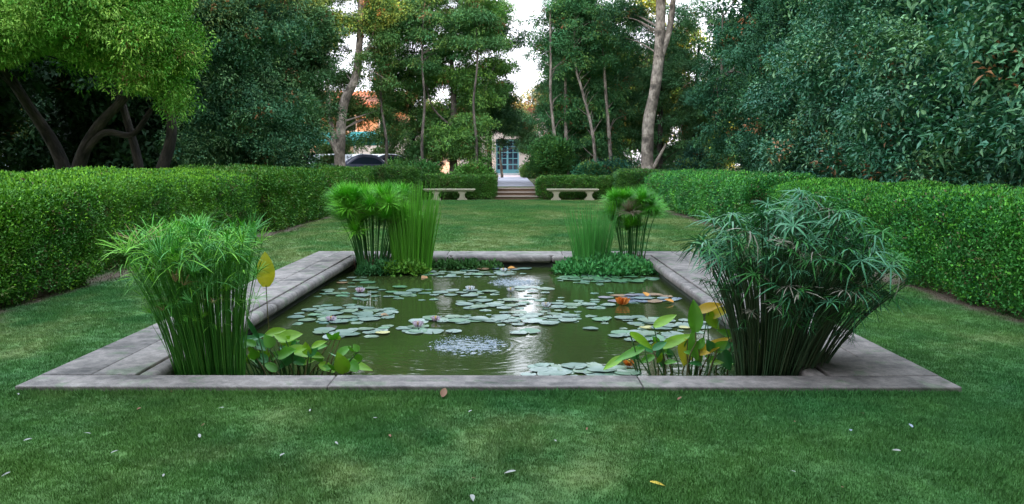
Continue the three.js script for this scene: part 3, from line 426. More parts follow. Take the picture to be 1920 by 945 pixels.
{
  const b = thing('garden_house', 'pink stucco house with teal glazed double door at the path end', 'house', [-0.65, 0.72, -67]);
  box('wall', wallM, b, -3.95, 2.4, -1.5, 6.1, 4.8, 3); box('wall', wallM, b, 3.95, 2.4, -1.5, 6.1, 4.8, 3); box('wall', wallM, b, 0, 3.8, -1.5, 1.8, 2.0, 3);
  box('threshold', white, b, 0, 0.06, 0.25, 2.0, 0.16, 0.6);
  const d = box('door_frame', teal, b, 0, 1.46, -0.3, 1.76, 2.66, 0.04);
  for (let s = 0; s < 2; s++) for (let i = 0; i < 2; i++) for (let j = 0; j < 5; j++) { const g = part('pane', new THREE.BoxGeometry(0.33, j ? 0.4 : 0.34, 0.02), glassM, d); g.position.set((s ? 0.43 : -0.43) + (i - 0.5) * 0.385, -0.86 + j * 0.46, 0.022); }
  for (const x of [-0.88, 0, 0.88]) { const q = part('stile', new THREE.BoxGeometry(0.1, 2.66, 0.07), teal, d); q.position.set(x, 0, 0.03); }
  for (let j = 0; j < 6; j++) { const q = part('rail', new THREE.BoxGeometry(0.76, 0.05, 0.05), teal, d); q.position.set(-0.43, -1.09 + j * 0.46, 0.03); const q2 = q.clone(); q2.position.x = 0.43; d.add(q2); }
  const roof = box('roof', tileM[0], b, 0, 4.95, -1.5, 14.6, 0.3, 3.8);
  for (let i = 0; i < 40; i++) { const q = part('tile', new THREE.CylinderGeometry(0.13, 0.13, 3.9, 8, 1, false, 0, Math.PI), pick(tileM), roof); q.rotation.set(Math.PI / 2, 0, 0); q.rotation.order = 'ZYX'; q.position.set(-7.1 + i * 0.365, 0.16, 0); }
}
{
  const b = thing('orange_house', 'orange-pink sunlit house with red tiled roof behind the pale left trunks', 'house', [-16, 0.72, -76]);
  box('wall', orangeM, b, 0, 3, -3, 13, 6, 6); box('wing', wallM, b, 4.8, 1.7, 0.8, 5.6, 3.4, 1.5);
  for (let i = 0; i < 4; i++) { const w = box('window', white, b, -4.8 + i * 3.1, 4.4, 0.02, 1.15, 1.5, 0.08); const g = part('pane', new THREE.BoxGeometry(0.9, 1.25, 0.03), glassM, w); g.position.z = 0.04; }
  const roof = box('roof', tileM[1], b, 0, 6.7, -2.4, 14, 0.18, 7.4); roof.rotation.x = 0.24;
  for (let i = 0; i < 38; i++) { const q = part('tile', new THREE.CylinderGeometry(0.14, 0.14, 7.4, 8, 1, false, 0, Math.PI), pick(tileM), roof); q.rotation.set(Math.PI / 2, 0, 0); q.position.set(-6.85 + i * 0.37, 0.1, 0); }
}
const tealCloth = std(0.03, 0.30, 0.27, 0.7);
[[-16.4, 57, 3.4, 'teal fabric canopy at the left, behind the slim straight trunk'], [-12.7, 58, 3.2, 'teal fabric canopy behind the crooked and forked trunks'], [-9.9, 56, 2.9, 'teal fabric canopy right of the forked pale trunk']].forEach(([x, d, w, label], i) => {
  const t = thing('canopy', label, 'canopy', [x, gh(d), -d], 0, 'teal canopies by the orange house'), g = new GB(), h = 2.45, k = 0.75;
  const a = [g.v(-w / 2, h, 1.2), g.v(w / 2, h, 1.2), g.v(w / 2, h, -1.2), g.v(-w / 2, h, -1.2)], r = [g.v(-w / 4, h + k - 0.15, 0), g.v(w / 4, h + k - 0.15, 0)];
  g.quad(a[0], a[1], r[1], r[0]); g.quad(a[2], a[3], r[0], r[1]); g.tri(a[1], a[2], r[1]); g.tri(a[3], a[0], r[0]);
  part('roof_cloth', g.geo(), tealCloth, t);
  const v = new GB(), c = [[-w / 2, 1.2], [w / 2, 1.2], [w / 2, -1.2], [-w / 2, -1.2]];
  for (let j = 0; j < 4; j++) { const p = c[j], q = c[(j + 1) % 4]; v.quad(v.v(p[0], h - 0.002, p[1]), v.v(q[0], h - 0.002, q[1]), v.v(q[0], h - 0.28, q[1]), v.v(p[0], h - 0.28, p[1])); }
  part('valance', v.geo(), tealCloth, t);
  for (const [px, pz] of c) box('post', white, t, px * 0.97, h / 2, pz * 0.97, 0.06, h, 0.06);
});
function car(x, d, turn, paint, label) {
  const t = thing('parked_car', label, 'car', [x, gh(d), -d], turn, 'parked cars behind the trees');
  const s = new THREE.Shape(); s.moveTo(-2.1, 0.3); s.lineTo(-2.12, 0.75); s.quadraticCurveTo(-2.05, 0.95, -1.7, 1.0); s.lineTo(-1.2, 1.05); s.quadraticCurveTo(-0.7, 1.45, -0.2, 1.47); s.lineTo(0.3, 1.45); s.quadraticCurveTo(0.8, 1.4, 1.15, 1.0); s.quadraticCurveTo(1.9, 0.9, 2.1, 0.7); s.lineTo(2.12, 0.32); s.closePath();
  part('body', new THREE.ExtrudeGeometry(s, { depth: 1.5, bevelEnabled: true, bevelSize: 0.1, bevelThickness: 0.12, bevelSegments: 3, curveSegments: 8 }).translate(0, 0, -0.75), paint, t);
  const w = new THREE.Shape(); w.moveTo(-1.05, 1.06); w.quadraticCurveTo(-0.65, 1.38, -0.2, 1.41); w.lineTo(0.28, 1.39); w.quadraticCurveTo(0.7, 1.32, 0.98, 1.04); w.closePath();
  part('side_window', new THREE.ExtrudeGeometry(w, { depth: 1.76, bevelEnabled: false }).translate(0, 0, -0.88), glassM, t);
  const ws = box('windscreen', glassM, t, 0.83, 1.29, 0, 0.62, 0.03, 1.3, 0.012); ws.rotation.z = -0.8;
  const rw = box('rear_window', glassM, t, -0.95, 1.33, 0, 0.62, 0.03, 1.25, 0.012); rw.rotation.z = 0.66;
  for (const sx of [-1.3, 1.32]) for (const sz of [-0.8, 0.8]) { const q = part('wheel', new THREE.CylinderGeometry(0.32, 0.32, 0.22, 20), std(0.02, 0.02, 0.02, 0.8), t); q.rotation.x = Math.PI / 2; q.position.set(sx, 0.32, sz); const rim = part('rim', new THREE.CylinderGeometry(0.2, 0.2, 0.24, 14), std(0.5, 0.5, 0.52, 0.3, { metalness: 0.8 }), q); }
  for (const sz of [-0.62, 0.62]) box('headlight', white, t, 2.16, 0.68, sz, 0.1, 0.13, 0.3, 0.03);
}
const paint = (r, g, b) => new THREE.MeshPhysicalMaterial({ color: lin(r, g, b), roughness: 0.35, clearcoat: 1, clearcoatRoughness: 0.08 });
car(-12.3, 45, 0.9, paint(0.10, 0.12, 0.20), 'blue-grey car at the left end of the parked row');
car(-9.9, 45.2, 0.9, paint(0.02, 0.025, 0.04), 'dark car parked left of the forked pale trunk');
car(-8.2, 44.6, 0.75, paint(0.10, 0.10, 0.16), 'dark grey car parked right of the forked pale trunk');
car(-7.2, 46.6, 0.75, paint(0.16, 0.16, 0.22), 'silver-grey car at the right end of the parked row');
car(-21.5, 43, 0.5, paint(0.6, 0.6, 0.66), 'white car glimpsed under the bright canopy between the trunks');
car(-26, 45, 0.5, paint(0.5, 0.52, 0.62), 'pale car glimpsed at the far left behind the trunks');

// ---------------------------------------------------------------- stone benches
const stone = std(0.46, 0.385, 0.27, 0.9, { bumpMap: concreteBump, bumpScale: 0.012 });
function bench(x, label) {
  const t = thing('stone_bench', label, 'bench', [x, 0, -37.55], 0, 'stone benches at the far end of the lawn');
  const top = box('seat', stone, t, 0, 0.47, 0, 2.28, 0.07, 0.46, 0.025); box('moulding', stone, t, 0, 0.415, 0, 2.12, 0.04, 0.38, 0.015);
  for (const s of [-1, 1]) {
    const p = new THREE.Shape(); p.moveTo(-0.2, 0); p.lineTo(0.2, 0); p.lineTo(0.2, 0.05); p.quadraticCurveTo(0.1, 0.1, 0.09, 0.22); p.quadraticCurveTo(0.1, 0.31, 0.16, 0.34); p.lineTo(0.16, 0.395); p.lineTo(-0.16, 0.395); p.lineTo(-0.16, 0.34); p.quadraticCurveTo(-0.1, 0.31, -0.09, 0.22); p.quadraticCurveTo(-0.1, 0.1, -0.2, 0.05); p.closePath();
    const l = part('leg', new THREE.ExtrudeGeometry(p, { depth: 0.3, bevelEnabled: true, bevelSize: 0.012, bevelThickness: 0.015, bevelSegments: 2 }).translate(0, 0, -0.15), stone, t); l.position.set(s * (x < 0 ? 0.57 : 0.73), 0, 0);
  }
}
bench(-2.92, 'pale stone bench on the left of the path, before the low hedge'); bench(2.5, 'pale stone bench on the right of the path, before the low hedge');

// ---------------------------------------------------------------- pond plants
const culmGeo = (lean, h, r) => new GB().limb([V(0, 0, 0), V(lean * 0.22, h * 0.35, 0), V(lean * 0.55, h * 0.7, 0), V(lean, h, 0)], r, r * 0.6, 5, 0).geo();
function whorl(n, len, wid, rise, droop, k = 3) { const b = new GB(); for (let i = 0; i < n; i++) { const a = i / n * TAU + rr(-0.2, 0.2), up = rise + rr(-0.25, 0.25); b.blade(V(0, 0, 0), V(Math.cos(a), up, Math.sin(a)).normalize(), len * rr(0.7, 1.15), wid, droop * rr(0.5, 1.4), k); } return b.geo(); }
function umbrellaPlant(name, label, pos, o) {
  reseed(o.sd); const t = thing(name, label, 'pond plant', pos); t.rotation.z = o.tilt;
  const vs = [], ws = o.whorls.map((w) => whorl(...w));
  for (let i = 0; i < 14; i++) { const q = (i + 0.5) / 14; vs.push({ lean: o.spread * q, h: 1 - 0.12 * q * q, g: culmGeo(o.spread * q, o.h * (1 - o.dome * q * q), o.r), top: o.h * (1 - o.dome * q * q) }); }
  for (let i = 0; i < o.n; i++) {
    const q = Math.sqrt(rnd()), a = rr(0, TAU), v = vs[Math.min(13, Math.floor(q * 14))], s = o.smin + (1.06 - o.smin) * Math.pow(rnd(), 0.6);
    const c = part('culm', v.g, pick(o.stem), t); c.position.set(Math.cos(a) * q * o.base, 0, -Math.sin(a) * q * o.base * 0.8); c.rotation.set(gauss() * 0.08, a, gauss() * 0.08); c.scale.setScalar(s);
    const dead = rnd() < o.dead, w = part('leaf_whorl', pick(ws), dead ? o.deadMat : pick(o.leaf), c, dead ? 'dry pale leaf whorl' : undefined); w.position.set(v.lean, v.top, 0); w.rotation.set(rr(-0.4, 0.4), rr(0, TAU), -0.35 * q + rr(-0.3, 0.3)); w.scale.setScalar(rr(0.75, 1.2));
  }
  return t;
}
reseed(301);
umbrellaPlant('dwarf_papyrus', 'bright green fine-leaved sedge clump in the front left pool corner', [-2.4, WATER, -6.62], { tilt: 0.09, sd: 302, n: 430, h: 1.2, spread: 0.26, dome: 0.1, base: 0.26, r: 0.005, smin: 0.36, dead: 0.02, deadMat: std(0.3, 0.2, 0.08, 0.8),
  whorls: [[14, 0.25, 0.0075, 1.1, 0.3], [12, 0.28, 0.008, 0.8, 0.5], [13, 0.2, 0.007, 1.8, 0.2], [7, 0.3, 0.008, 0.5, 0.7]], stem: [matte(0.07, 0.27, 0.03), matte(0.05, 0.2, 0.025), matte(0.10, 0.3, 0.04)], leaf: [matte(0.13, 0.42, 0.05), matte(0.2, 0.5, 0.04), matte(0.11, 0.36, 0.08)] });
umbrellaPlant('umbrella_plant', 'dark green umbrella-leaved clump in the front right pool corner', [2.06, WATER, -6.68], { tilt: -0.15, sd: 303, n: 480, h: 1.47, spread: 0.5, dome: 0.33, base: 0.3, r: 0.0075, smin: 0.42, dead: 0.05, deadMat: std(0.36, 0.32, 0.24, 0.8),
  whorls: [[15, 0.2, 0.013, 0.25, 0.4], [13, 0.23, 0.013, 0.1, 0.4], [12, 0.17, 0.012, 0.5, 0.5], [9, 0.21, 0.012, 0.3, 0.8]], stem: [std(0.03, 0.075, 0.025, 0.5), std(0.05, 0.08, 0.03, 0.5)], leaf: [matte(0.05, 0.2, 0.08, 0.5), matte(0.085, 0.26, 0.13, 0.5), matte(0.05, 0.22, 0.04, 0.5)] });
function papyrus(label, pos, n, h, spread, base, headR, sd, lean = 0) {
  reseed(sd); const t = thing('papyrus', label, 'papyrus', pos), stem = [matte(0.07, 0.22, 0.05), matte(0.05, 0.17, 0.04)], head = [matte(0.12, 0.42, 0.03), matte(0.17, 0.5, 0.03), matte(0.09, 0.36, 0.03)], old = std(0.28, 0.22, 0.14, 0.9);
  const heads = [0, 1, 2].map(() => { const b = new GB(); for (let i = 0; i < 260; i++) { const a = rr(0, TAU), y = rr(-0.12, 1), q = Math.sqrt(1 - Math.min(1, y * y)); b.blade(V(0, 0, 0), V(Math.cos(a) * q, y + 0.15, Math.sin(a) * q).normalize(), headR * rr(0.6, 1.15), 0.0075, 0.2, 3); } return b.geo(); });
  for (let i = 0; i < n; i++) {
    const q = Math.sqrt(rnd()), a = rr(0, TAU), hh = h * (0.55 + 0.48 * Math.pow(rnd(), 0.6)), g = culmGeo(spread * q, hh, 0.011), c = part('culm', g, pick(stem), t); c.position.set(Math.cos(a) * q * base, 0, -Math.sin(a) * q * base); c.rotation.set(0, a, lean * -0.1);
    const dead = rnd() < 0.03, w = part('feathery_head', pick(heads), dead ? old : pick(head), c, dead ? 'dry brown feathery head' : undefined); w.position.set(spread * q, hh, 0); w.rotation.set(rr(-0.3, 0.3), rr(0, TAU), -0.3 * q);
  }
  const s = new GB(); for (let i = 0; i < 60; i++) { const a = rr(0, TAU), q = base * 1.15 * Math.sqrt(rnd()); s.blade(V(Math.cos(a) * q, -0.05, Math.sin(a) * q), V(Math.cos(a) * 0.2, 1, Math.sin(a) * 0.2).normalize(), rr(0.15, 0.42), 0.03, 0.05, 2); }
  const sh = part('old_sheaths', s.geo(), std(0.17, 0.075, 0.04, 0.9), t, 'reddish brown old stem bases'); sh.userData.kind = 'stuff';
}
papyrus('papyrus with fluffy light green heads in the far left pool corner', [-2.34, WATER, -13.9], 60, 1.2, 0.34, 0.27, 0.34, 311);
papyrus('smaller dark green papyrus in the far right pool corner', [1.92, WATER, -14.05], 34, 1.2, 0.22, 0.2, 0.27, 312);
function rush(label, pos, n, h, spread, base, col, sd) {
  reseed(sd); const t = thing('rush_clump', label, 'rushes', pos, 0, 'upright rushes at the far side of the pool');
  const gs = [new GB(), new GB()]; for (let i = 0; i < n; i++) { const q = Math.sqrt(rnd()), a = rr(0, TAU), l = h * rr(0.6, 1.05), b = pick(gs), x = Math.cos(a) * q * base, z = Math.sin(a) * q * base, lx = Math.cos(a) * q * spread * l + rr(-0.04, 0.04), lz = Math.sin(a) * q * spread * l; b.limb([V(x, 0, z), V(x + lx * 0.4, l * 0.5, z + lz * 0.4), V(x + lx, l, z + lz)], 0.0075, 0.002, 4, 0); }
  gs.forEach((g, i) => { part('stems', g.geo(), std(...col.map((c) => c * (i ? 0.75 : 1.1)), 0.5), t).userData.kind = 'stuff'; });
}
rush('tall dense green rushes right of the fluffy papyrus', [-1.68, WATER, -13.75], 420, 1.42, 0.17, 0.3, [0.11, 0.36, 0.02], 321);
rush('thinner spiky green rushes left of the small papyrus', [1.22, WATER, -13.7], 300, 1.08, 0.22, 0.26, [0.08, 0.32, 0.05], 322);
// leafy cress at the foot of the far plants
function cress(label, x, d, rx, rd, n, h, col, sd) { reseed(sd); const t = thing('water_cress', label, 'pond plant', [x, WATER, -d], 0, 'leafy water plants at the far pool edge'), l = []; for (let i = 0; i < n; i++) { const a = rr(0, TAU), q = Math.sqrt(rnd()); l.push([Math.cos(a) * q * rx, h * (1 - q * q * 0.8) * Math.pow(rnd(), 0.6) + 0.01, Math.sin(a) * q * rd, rr(-0.3, 0.3), rr(0, TAU), rr(-0.3, 0.3), rr(0.5, 0.95), vary(col, 0.2, 0.15)]); } instanced('leaves', CL.low, MAT.leaf, l, t); }
cress('low leafy water plants at the foot of the right rushes', 1.45, 13.6, 0.8, 0.4, 420, 0.27, [0.10, 0.34, 0.09], 331);
cress('low yellow-green plants at the foot of the left rushes', -1.75, 13.4, 0.36, 0.15, 70, 0.17, [0.12, 0.28, 0.03], 332);
cress('low green plants at the foot of the fluffy papyrus', -2.15, 13.4, 0.3, 0.2, 60, 0.2, [0.05, 0.17, 0.05], 333);
cress('small leafy plants along the far pool edge', -0.85, 14.2, 0.6, 0.12, 60, 0.08, [0.06, 0.16, 0.04], 334);

// broad-leaved marginals: each leaf a curved blade on its own stalk
function broadLeaf(len, wid) { const b = new GB(), N = 7, rows = []; for (let i = 0; i <= N; i++) { const t = i / N, w = wid / 2 * Math.pow(Math.sin(Math.PI * Math.min(0.999, 0.06 + 0.94 * t)), 0.75) * (1.25 - 0.55 * t), y = len * (t - 0.0), z = -0.10 * len * t * t; rows.push([-1, -0.5, 0, 0.5, 1].map((s) => b.v(s * w, y, z + Math.abs(s) * w * 0.28))); } for (let i = 0; i < N; i++) for (let j = 0; j < 4; j++) b.quad(rows[i][j], rows[i + 1][j], rows[i + 1][j + 1], rows[i][j + 1]); return b.geo(); }
const PK = { g: leafy(0.14, 0.42, 0.02, 0.5, 0.4), l: leafy(0.30, 0.56, 0.02, 0.5, 0.4), y: leafy(0.62, 0.56, 0.015, 0.5, 0.4), o: leafy(0.8, 0.5, 0.015, 0.5, 0.4), d: leafy(0.06, 0.28, 0.07, 0.45, 0.3) };
const stalkM = [std(0.06, 0.15, 0.04, 0.5), std(0.14, 0.11, 0.04, 0.6)];
function marginal(label, pos, rows, extra, sd) {
  reseed(sd); const t = thing('pickerel_plant', label, 'pond plant', pos), [ox, , oz] = pos;
  const add = (bx, by, tx, ty, w, m, dz) => {
    const z0 = rr(-0.1, 0.1), b = V(bx - ox, by - WATER, z0), e = V(tx - ox, ty - WATER, z0 + dz), len = b.distanceTo(e), l = part('leaf', broadLeaf(len, w), m, t); l.position.copy(b);
    const yv = e.clone().sub(b).normalize(), xv = V(1, 0, rr(-0.4, 0.4)).addScaledVector(V(0, 1, 0), 0); const zv = V().crossVectors(xv, yv).normalize(); if (zv.length() < 0.5) zv.set(0, 0, 1); let x2 = V().crossVectors(yv, zv).normalize(); const tilt = rr(-0.5, 0.5);
    if (Math.abs(yv.x) > 0.75) { zv.set(rr(-0.2, 0.2), 0.75, 0.65).addScaledVector(yv, -zv.dot(yv)).normalize(); zv.sub(yv.clone().multiplyScalar(zv.dot(yv))).normalize(); x2 = V().crossVectors(yv, zv).normalize(); }
    l.quaternion.setFromRotationMatrix(new THREE.Matrix4().makeBasis(x2, yv, zv)); if (Math.abs(yv.x) <= 0.75) l.rotateY(tilt);
    const f = V(clamp(b.x * 0.7 + rr(-0.06, 0.06), -0.45, 0.45), -0.05, z0 * 0.8 + rr(-0.05, 0.05));
    part('stalk', new GB().limb([f, V((f.x + b.x) / 2 + rr(-0.02, 0.02), b.y * 0.55, (f.z + b.z) / 2), b], 0.008, 0.0045, 5, 0).geo(), pick(stalkM), t);
  };
  for (const [bx, by, tx, ty, w, m, dz] of rows) add(bx, by, tx, ty, w, PK[m], dz ?? rr(-0.05, 0.08));
  for (let i = 0; i < extra; i++) { const x = ox + rr(-0.5, 0.58), y = rr(-0.1, 0.17), a = rr(-1.2, 1.2), L = rr(0.1, 0.19); add(x, y, x + Math.sin(a) * L, y + Math.cos(a) * L * 0.6, L * rr(0.4, 0.55), pick([PK.g, PK.d, PK.g, PK.l, PK.l]), rr(-0.05, 0.08)); }
}
marginal('pickerel plant with upright yellowing leaves in front of the umbrella plant', [1.42, WATER, -7.0], [
  [1.48, 0.22, 1.47, 0.49, 0.13, 'g'], [1.15, 0.25, 1.34, 0.36, 0.09, 'l'], [1.5, 0.37, 1.71, 0.46, 0.1, 'o'], [1.6, 0.32, 1.8, 0.43, 0.1, 'y'], [1.6, 0.38, 1.68, 0.23, 0.12, 'l'], [1.22, 0.06, 1.48, 0.19, 0.1, 'l'], [1.52, 0.03, 1.76, 0.19, 0.1, 'o'], [0.94, 0.21, 1.16, 0.07, 0.09, 'l'],
  [1.07, 0.08, 0.81, -0.02, 0.08, 'g'], [0.91, -0.02, 0.73, -0.12, 0.08, 'l'], [1.44, 0.14, 1.42, -0.09, 0.16, 'y'], [1.49, 0.14, 1.53, -0.05, 0.12, 'g'], [1.46, 0.0, 1.48, 0.27, 0.07, 'g'], [1.21, 0.08, 1.22, -0.1, 0.08, 'd'], [1.7, 0.08, 1.77, -0.1, 0.12, 'd'], [1.66, 0.08, 1.8, 0.14, 0.07, 'd'], [1.86, 0.12, 1.84, -0.1, 0.1, 'd'], [1.16, 0, 1.03, -0.05, 0.07, 'g'], [1.15, 0.06, 1.19, 0.12, 0.05, 'y'], [1.86, 0.42, 1.9, 0.25, 0.08, 'g']], 26, 341);
marginal('low bright green pickerel plant right of the fine-leaved sedge', [-1.82, WATER, -6.95], [
  [-2.08, 0.18, -1.9, 0.25, 0.09, 'l'], [-1.98, 0.14, -1.78, 0.2, 0.13, 'l'], [-1.89, 0.08, -1.58, 0.02, 0.11, 'l'], [-2.15, 0.14, -2.38, 0.07, 0.1, 'g'], [-2.05, 0.06, -2.24, 0.17, 0.1, 'd'], [-1.82, 0.13, -1.94, -0.09, 0.14, 'd'], [-1.63, -0.05, -1.48, -0.1, 0.08, 'l'], [-1.45, -0.06, -1.2, -0.12, 0.09, 'l'], [-1.4, -0.11, -1.45, 0.07, 0.13, 'l'], [-2.1, 0.18, -2.22, 0.36, 0.05, 'd'], [-1.95, 0.02, -1.8, 0.1, 0.12, 'g'], [-2.25, -0.02, -2.4, 0.04, 0.1, 'g'], [-1.3, -0.1, -1.42, 0.0, 0.1, 'g'], [-1.7, 0.03, -1.62, 0.12, 0.07, 'd'], [-2.0, 0.1, -2.07, 0.2, 0.1, 'g']], 44, 342);
{
  const t = thing('yellow_leaf', 'single tall yellow leaf on a thin stalk beside the fine-leaved sedge', 'pond plant', [-2.12, WATER, -7.1]);
  const l = part('leaf', broadLeaf(0.30, 0.155), PK.y, t); l.position.set(0.02, 0.72, 0); l.rotation.set(-0.12, 0.25, 0.04);
  part('stalk', new GB().limb([V(0.06, -0.05, 0), V(0.03, 0.4, 0), V(0.02, 0.73, 0)], 0.006, 0.004, 5, 0).geo(), stalkM[1], t);
}
// lily pads, floating singly in clusters
const padGeo = [0, 1, 2, 3].map((k) => { reseed(350 + k); const b = new GB(), N = 22, c = b.v(0, 0.004, 0), c2 = b.v(0, -0.002, 0); let p = null; for (let i = 0; i <= N; i++) { const a = 0.09 + i / N * (TAU - 0.18), r = 1 + 0.05 * Math.sin(3 * a + k) + 0.03 * Math.sin(7 * a), y = 0.03 * Math.sin(2 * a + k * 1.7) + 0.02 * Math.sin(5 * a) + 0.012, q = [b.v(Math.cos(a) * r * 0.6, 0.004 + y * 0.2, Math.sin(a) * r * 0.6), b.v(Math.cos(a) * r, y + 0.03, Math.sin(a) * r), b.v(Math.cos(a) * r * 0.98, y + 0.0, Math.sin(a) * r * 0.98)]; if (p) { b.tri(c, q[0], p[0]); b.quad(p[0], q[0], q[1], p[1]); b.quad(p[1], q[1], q[2], p[2]); b.tri(c2, p[2], q[2]); } p = q; } return b.geo(); });
const padM = { g: [std(0.16, 0.235, 0.185, 0.28), std(0.13, 0.205, 0.16, 0.28), std(0.19, 0.26, 0.21, 0.28), std(0.14, 0.215, 0.13, 0.28)], y: [std(0.45, 0.40, 0.14, 0.5)], p: [std(0.20, 0.17, 0.2, 0.4), std(0.14, 0.2, 0.2, 0.4), std(0.10, 0.13, 0.17, 0.4)], b: [std(0.22, 0.12, 0.05, 0.5)], l: [std(0.08, 0.2, 0.09, 0.45), std(0.07, 0.17, 0.08, 0.45)] };
let padN = 0; reseed(361);
function pads(x, d, rx, rd, n, where, mats = 'gggggggl') {
  const put = [];
  for (let i = 0; i < n; i++) {
    let best = null, bd = -1; const s = rr(0.06, 0.13);
    for (let k = 0; k < 9; k++) { const a = rr(0, TAU), q = Math.sqrt(rnd()), p = [x + Math.cos(a) * q * rx, d + Math.sin(a) * q * rd]; let m = 9; for (const o of put) m = Math.min(m, Math.hypot(o[0] - p[0], o[1] - p[1]) / (o[2] + s)); if (m > bd) { bd = m; best = p; } }
    put.push([best[0], best[1], s]);
    const kind = mats[Math.floor(rnd() * mats.length)], m = shadows(new THREE.Mesh(pick(padGeo), pick(padM[kind]))); m.name = numbered('lily_pad');
    m.position.set(clamp(best[0], PX0 + 0.1, PX1 - 0.1), WATER + 0.004 + (padN++ % 9) * 0.0016, -clamp(best[1], PD0 + 0.2, PD1 - 0.06)); m.rotation.set(rr(-0.03, 0.03), rr(0, TAU), rr(-0.03, 0.03)); m.scale.set(s, 0.55 * s, s * rr(0.85, 1));
    const tone = { g: 'grey-green', l: 'fresh green', y: 'yellowing', p: 'purplish', b: 'brown' }[kind]; tag(m, `${tone} floating lily pad ${where}`, 'lily pad', `${tone} lily pads ${where}`); scene.add(m);
  }
}
[[-1.95, 11.57, 0.66, 0.5, 18, 'in the cluster below the left papyrus'], [-2.4, 12.7, 0.3, 0.35, 7, 'at the foot of the left papyrus', 'glb'], [-2.02, 9.77, 0.6, 0.49, 27, 'in the large cluster along the left side'], [-1.75, 8.72, 0.42, 0.25, 12, 'at the near edge of the large left cluster', 'ggggggy'], [-1.27, 9.03, 0.23, 0.1, 4, 'between the left cluster and the near pink flowers'],
  [-0.9, 13.5, 0.85, 0.35, 17, 'in the strip before the left rushes'], [-0.77, 11.48, 0.47, 0.3, 9, 'around the white flower left of centre'], [-0.35, 10.55, 0.5, 0.37, 13, 'in the middle cluster of the pool'], [-0.78, 9.41, 0.35, 0.23, 9, 'beside the two near pink flowers'], [-0.85, 8.78, 0.3, 0.1, 5, 'just behind the near bubbling fountain'], [0.11, 9.56, 0.54, 0.4, 22, 'in the cluster right of the near fountain'], [0.24, 11.73, 0.23, 0.4, 6, 'just before the far bubbling fountain'], [0.81, 10.43, 0.4, 0.19, 7, 'right of the small white flower'], [1.41, 12.95, 0.75, 0.42, 27, 'in the green raft before the right rushes', 'lllg'], [1.6, 11.03, 0.52, 0.33, 18, 'in the purplish raft with orange leaves', 'ppppb'],
  [1.28, 9.52, 0.36, 0.17, 7, 'in the row behind the right pickerel plant'], [1.68, 9.18, 0.42, 0.25, 13, 'along the right side behind the pickerel plant', 'gggy'], [1.34, 8.54, 0.35, 0.24, 14, 'in the raft left behind the pickerel plant'], [0.54, 7.13, 0.39, 0.13, 13, 'in the near cluster by the front coping'], [0.91, 6.95, 0.11, 0.07, 3, 'under the lowest pickerel leaf'], [0.2, 6.95, 0.11, 0.04, 2, 'nearest to the middle of the front coping'], [0.64, 6.9, 0.22, 0.04, 4, 'close against the front coping'], [-0.16, 14.1, 0.41, 0.14, 8, 'against the far coping', 'ggpb'], [0.79, 8.95, 0.02, 0.02, 1, 'alone in open water right of the fountain'], [0.06, 8.75, 0.12, 0.05, 2, 'just right of the near fountain']].forEach((a) => pads(...a));
{ // the many smaller pads between them, past counting
  reseed(365); const l = [];
  for (const [x, d, rx, rd, n] of [[-1.95, 11.5, 0.8, 0.7, 26], [-2.05, 9.8, 0.62, 0.75, 34], [-0.9, 13.5, 1.1, 0.45, 34], [-0.6, 11.2, 0.8, 0.6, 26], [0.1, 9.7, 0.8, 0.6, 30], [0.6, 10.6, 0.6, 0.5, 16], [1.4, 12.8, 0.75, 0.6, 30], [1.5, 9.0, 0.6, 0.8, 30], [0.6, 7.2, 0.5, 0.2, 12], [1.5, 11.1, 0.6, 0.5, 16]])
    for (let i = 0; i < n; i++) { const a = rr(0, TAU), q = Math.sqrt(rnd()); l.push([clamp(x + Math.cos(a) * q * rx, PX0 + 0.08, PX1 - 0.08), WATER + 0.002, -clamp(d + Math.sin(a) * q * rd, PD0 + 0.2, PD1 - 0.06), 0, rr(0, TAU), 0, rr(0.03, 0.075), vary([0.12, 0.21, 0.14], 0.2, 0.12)]); }
  tag(instanced('small_lily_pads', padGeo[1], matte(1, 1, 1, 0.3, 1), l), 'small young lily pads scattered between the larger ones', 'lily pads');
}
// water lily flowers
function flower(x, d, s, m, label) {
  const t = thing('water_lily', label, 'flower', [x, WATER + 0.015, -d], rr(0, TAU), 'open water lily flowers');
  for (let ring = 0; ring < 3; ring++) for (let i = 0; i < 8; i++) { const p = part('petal', petalG, m, t), a = (i + ring * 0.5) / 8 * TAU; p.rotation.set(0, a, 0); p.rotateZ(-(0.95 - ring * 0.36)); p.scale.setScalar(0.85 * s * (1 - ring * 0.14)); }
  const c = part('centre', new THREE.CylinderGeometry(0.012, 0.02, 0.03, 8), std(0.7, 0.45, 0.05, 0.7), t); c.position.y = 0.035;
}
const petalG = broadLeaf(0.085, 0.042), pinkM = matte(0.78, 0.62, 0.72), whiteM = matte(0.82, 0.80, 0.84), orangeP = matte(0.75, 0.25, 0.05);
[[-2.12, 11.5, 1.2, pinkM, 'pale pink water lily in the upper left cluster'], [-0.63, 11.66, 1.2, whiteM, 'white water lily on the pads left of centre'], [-1.05, 9.03, 1.15, pinkM, 'nearest pale pink water lily, left of the fountain'], [-0.89, 9.36, 1.0, pinkM, 'pale pink water lily just behind the nearest one'], [0.37, 10.3, 1.1, whiteM, 'white water lily right of the middle cluster'], [-2.05, 9.34, 1.1, pinkM, 'mauve water lily in the large left cluster'], [-0.2, 13.76, 1.0, whiteM, 'white water lily before the far coping'], [-0.07, 11.56, 1.0, whiteM, 'white water lily just before the far fountain'], [1.33, 10.5, 1.7, orangeP, 'orange bloom at the left of the purplish raft'], [0.98, 7.25, 0.9, orangeP, 'small orange bloom under the pickerel leaves']].forEach((a) => flower(...a));
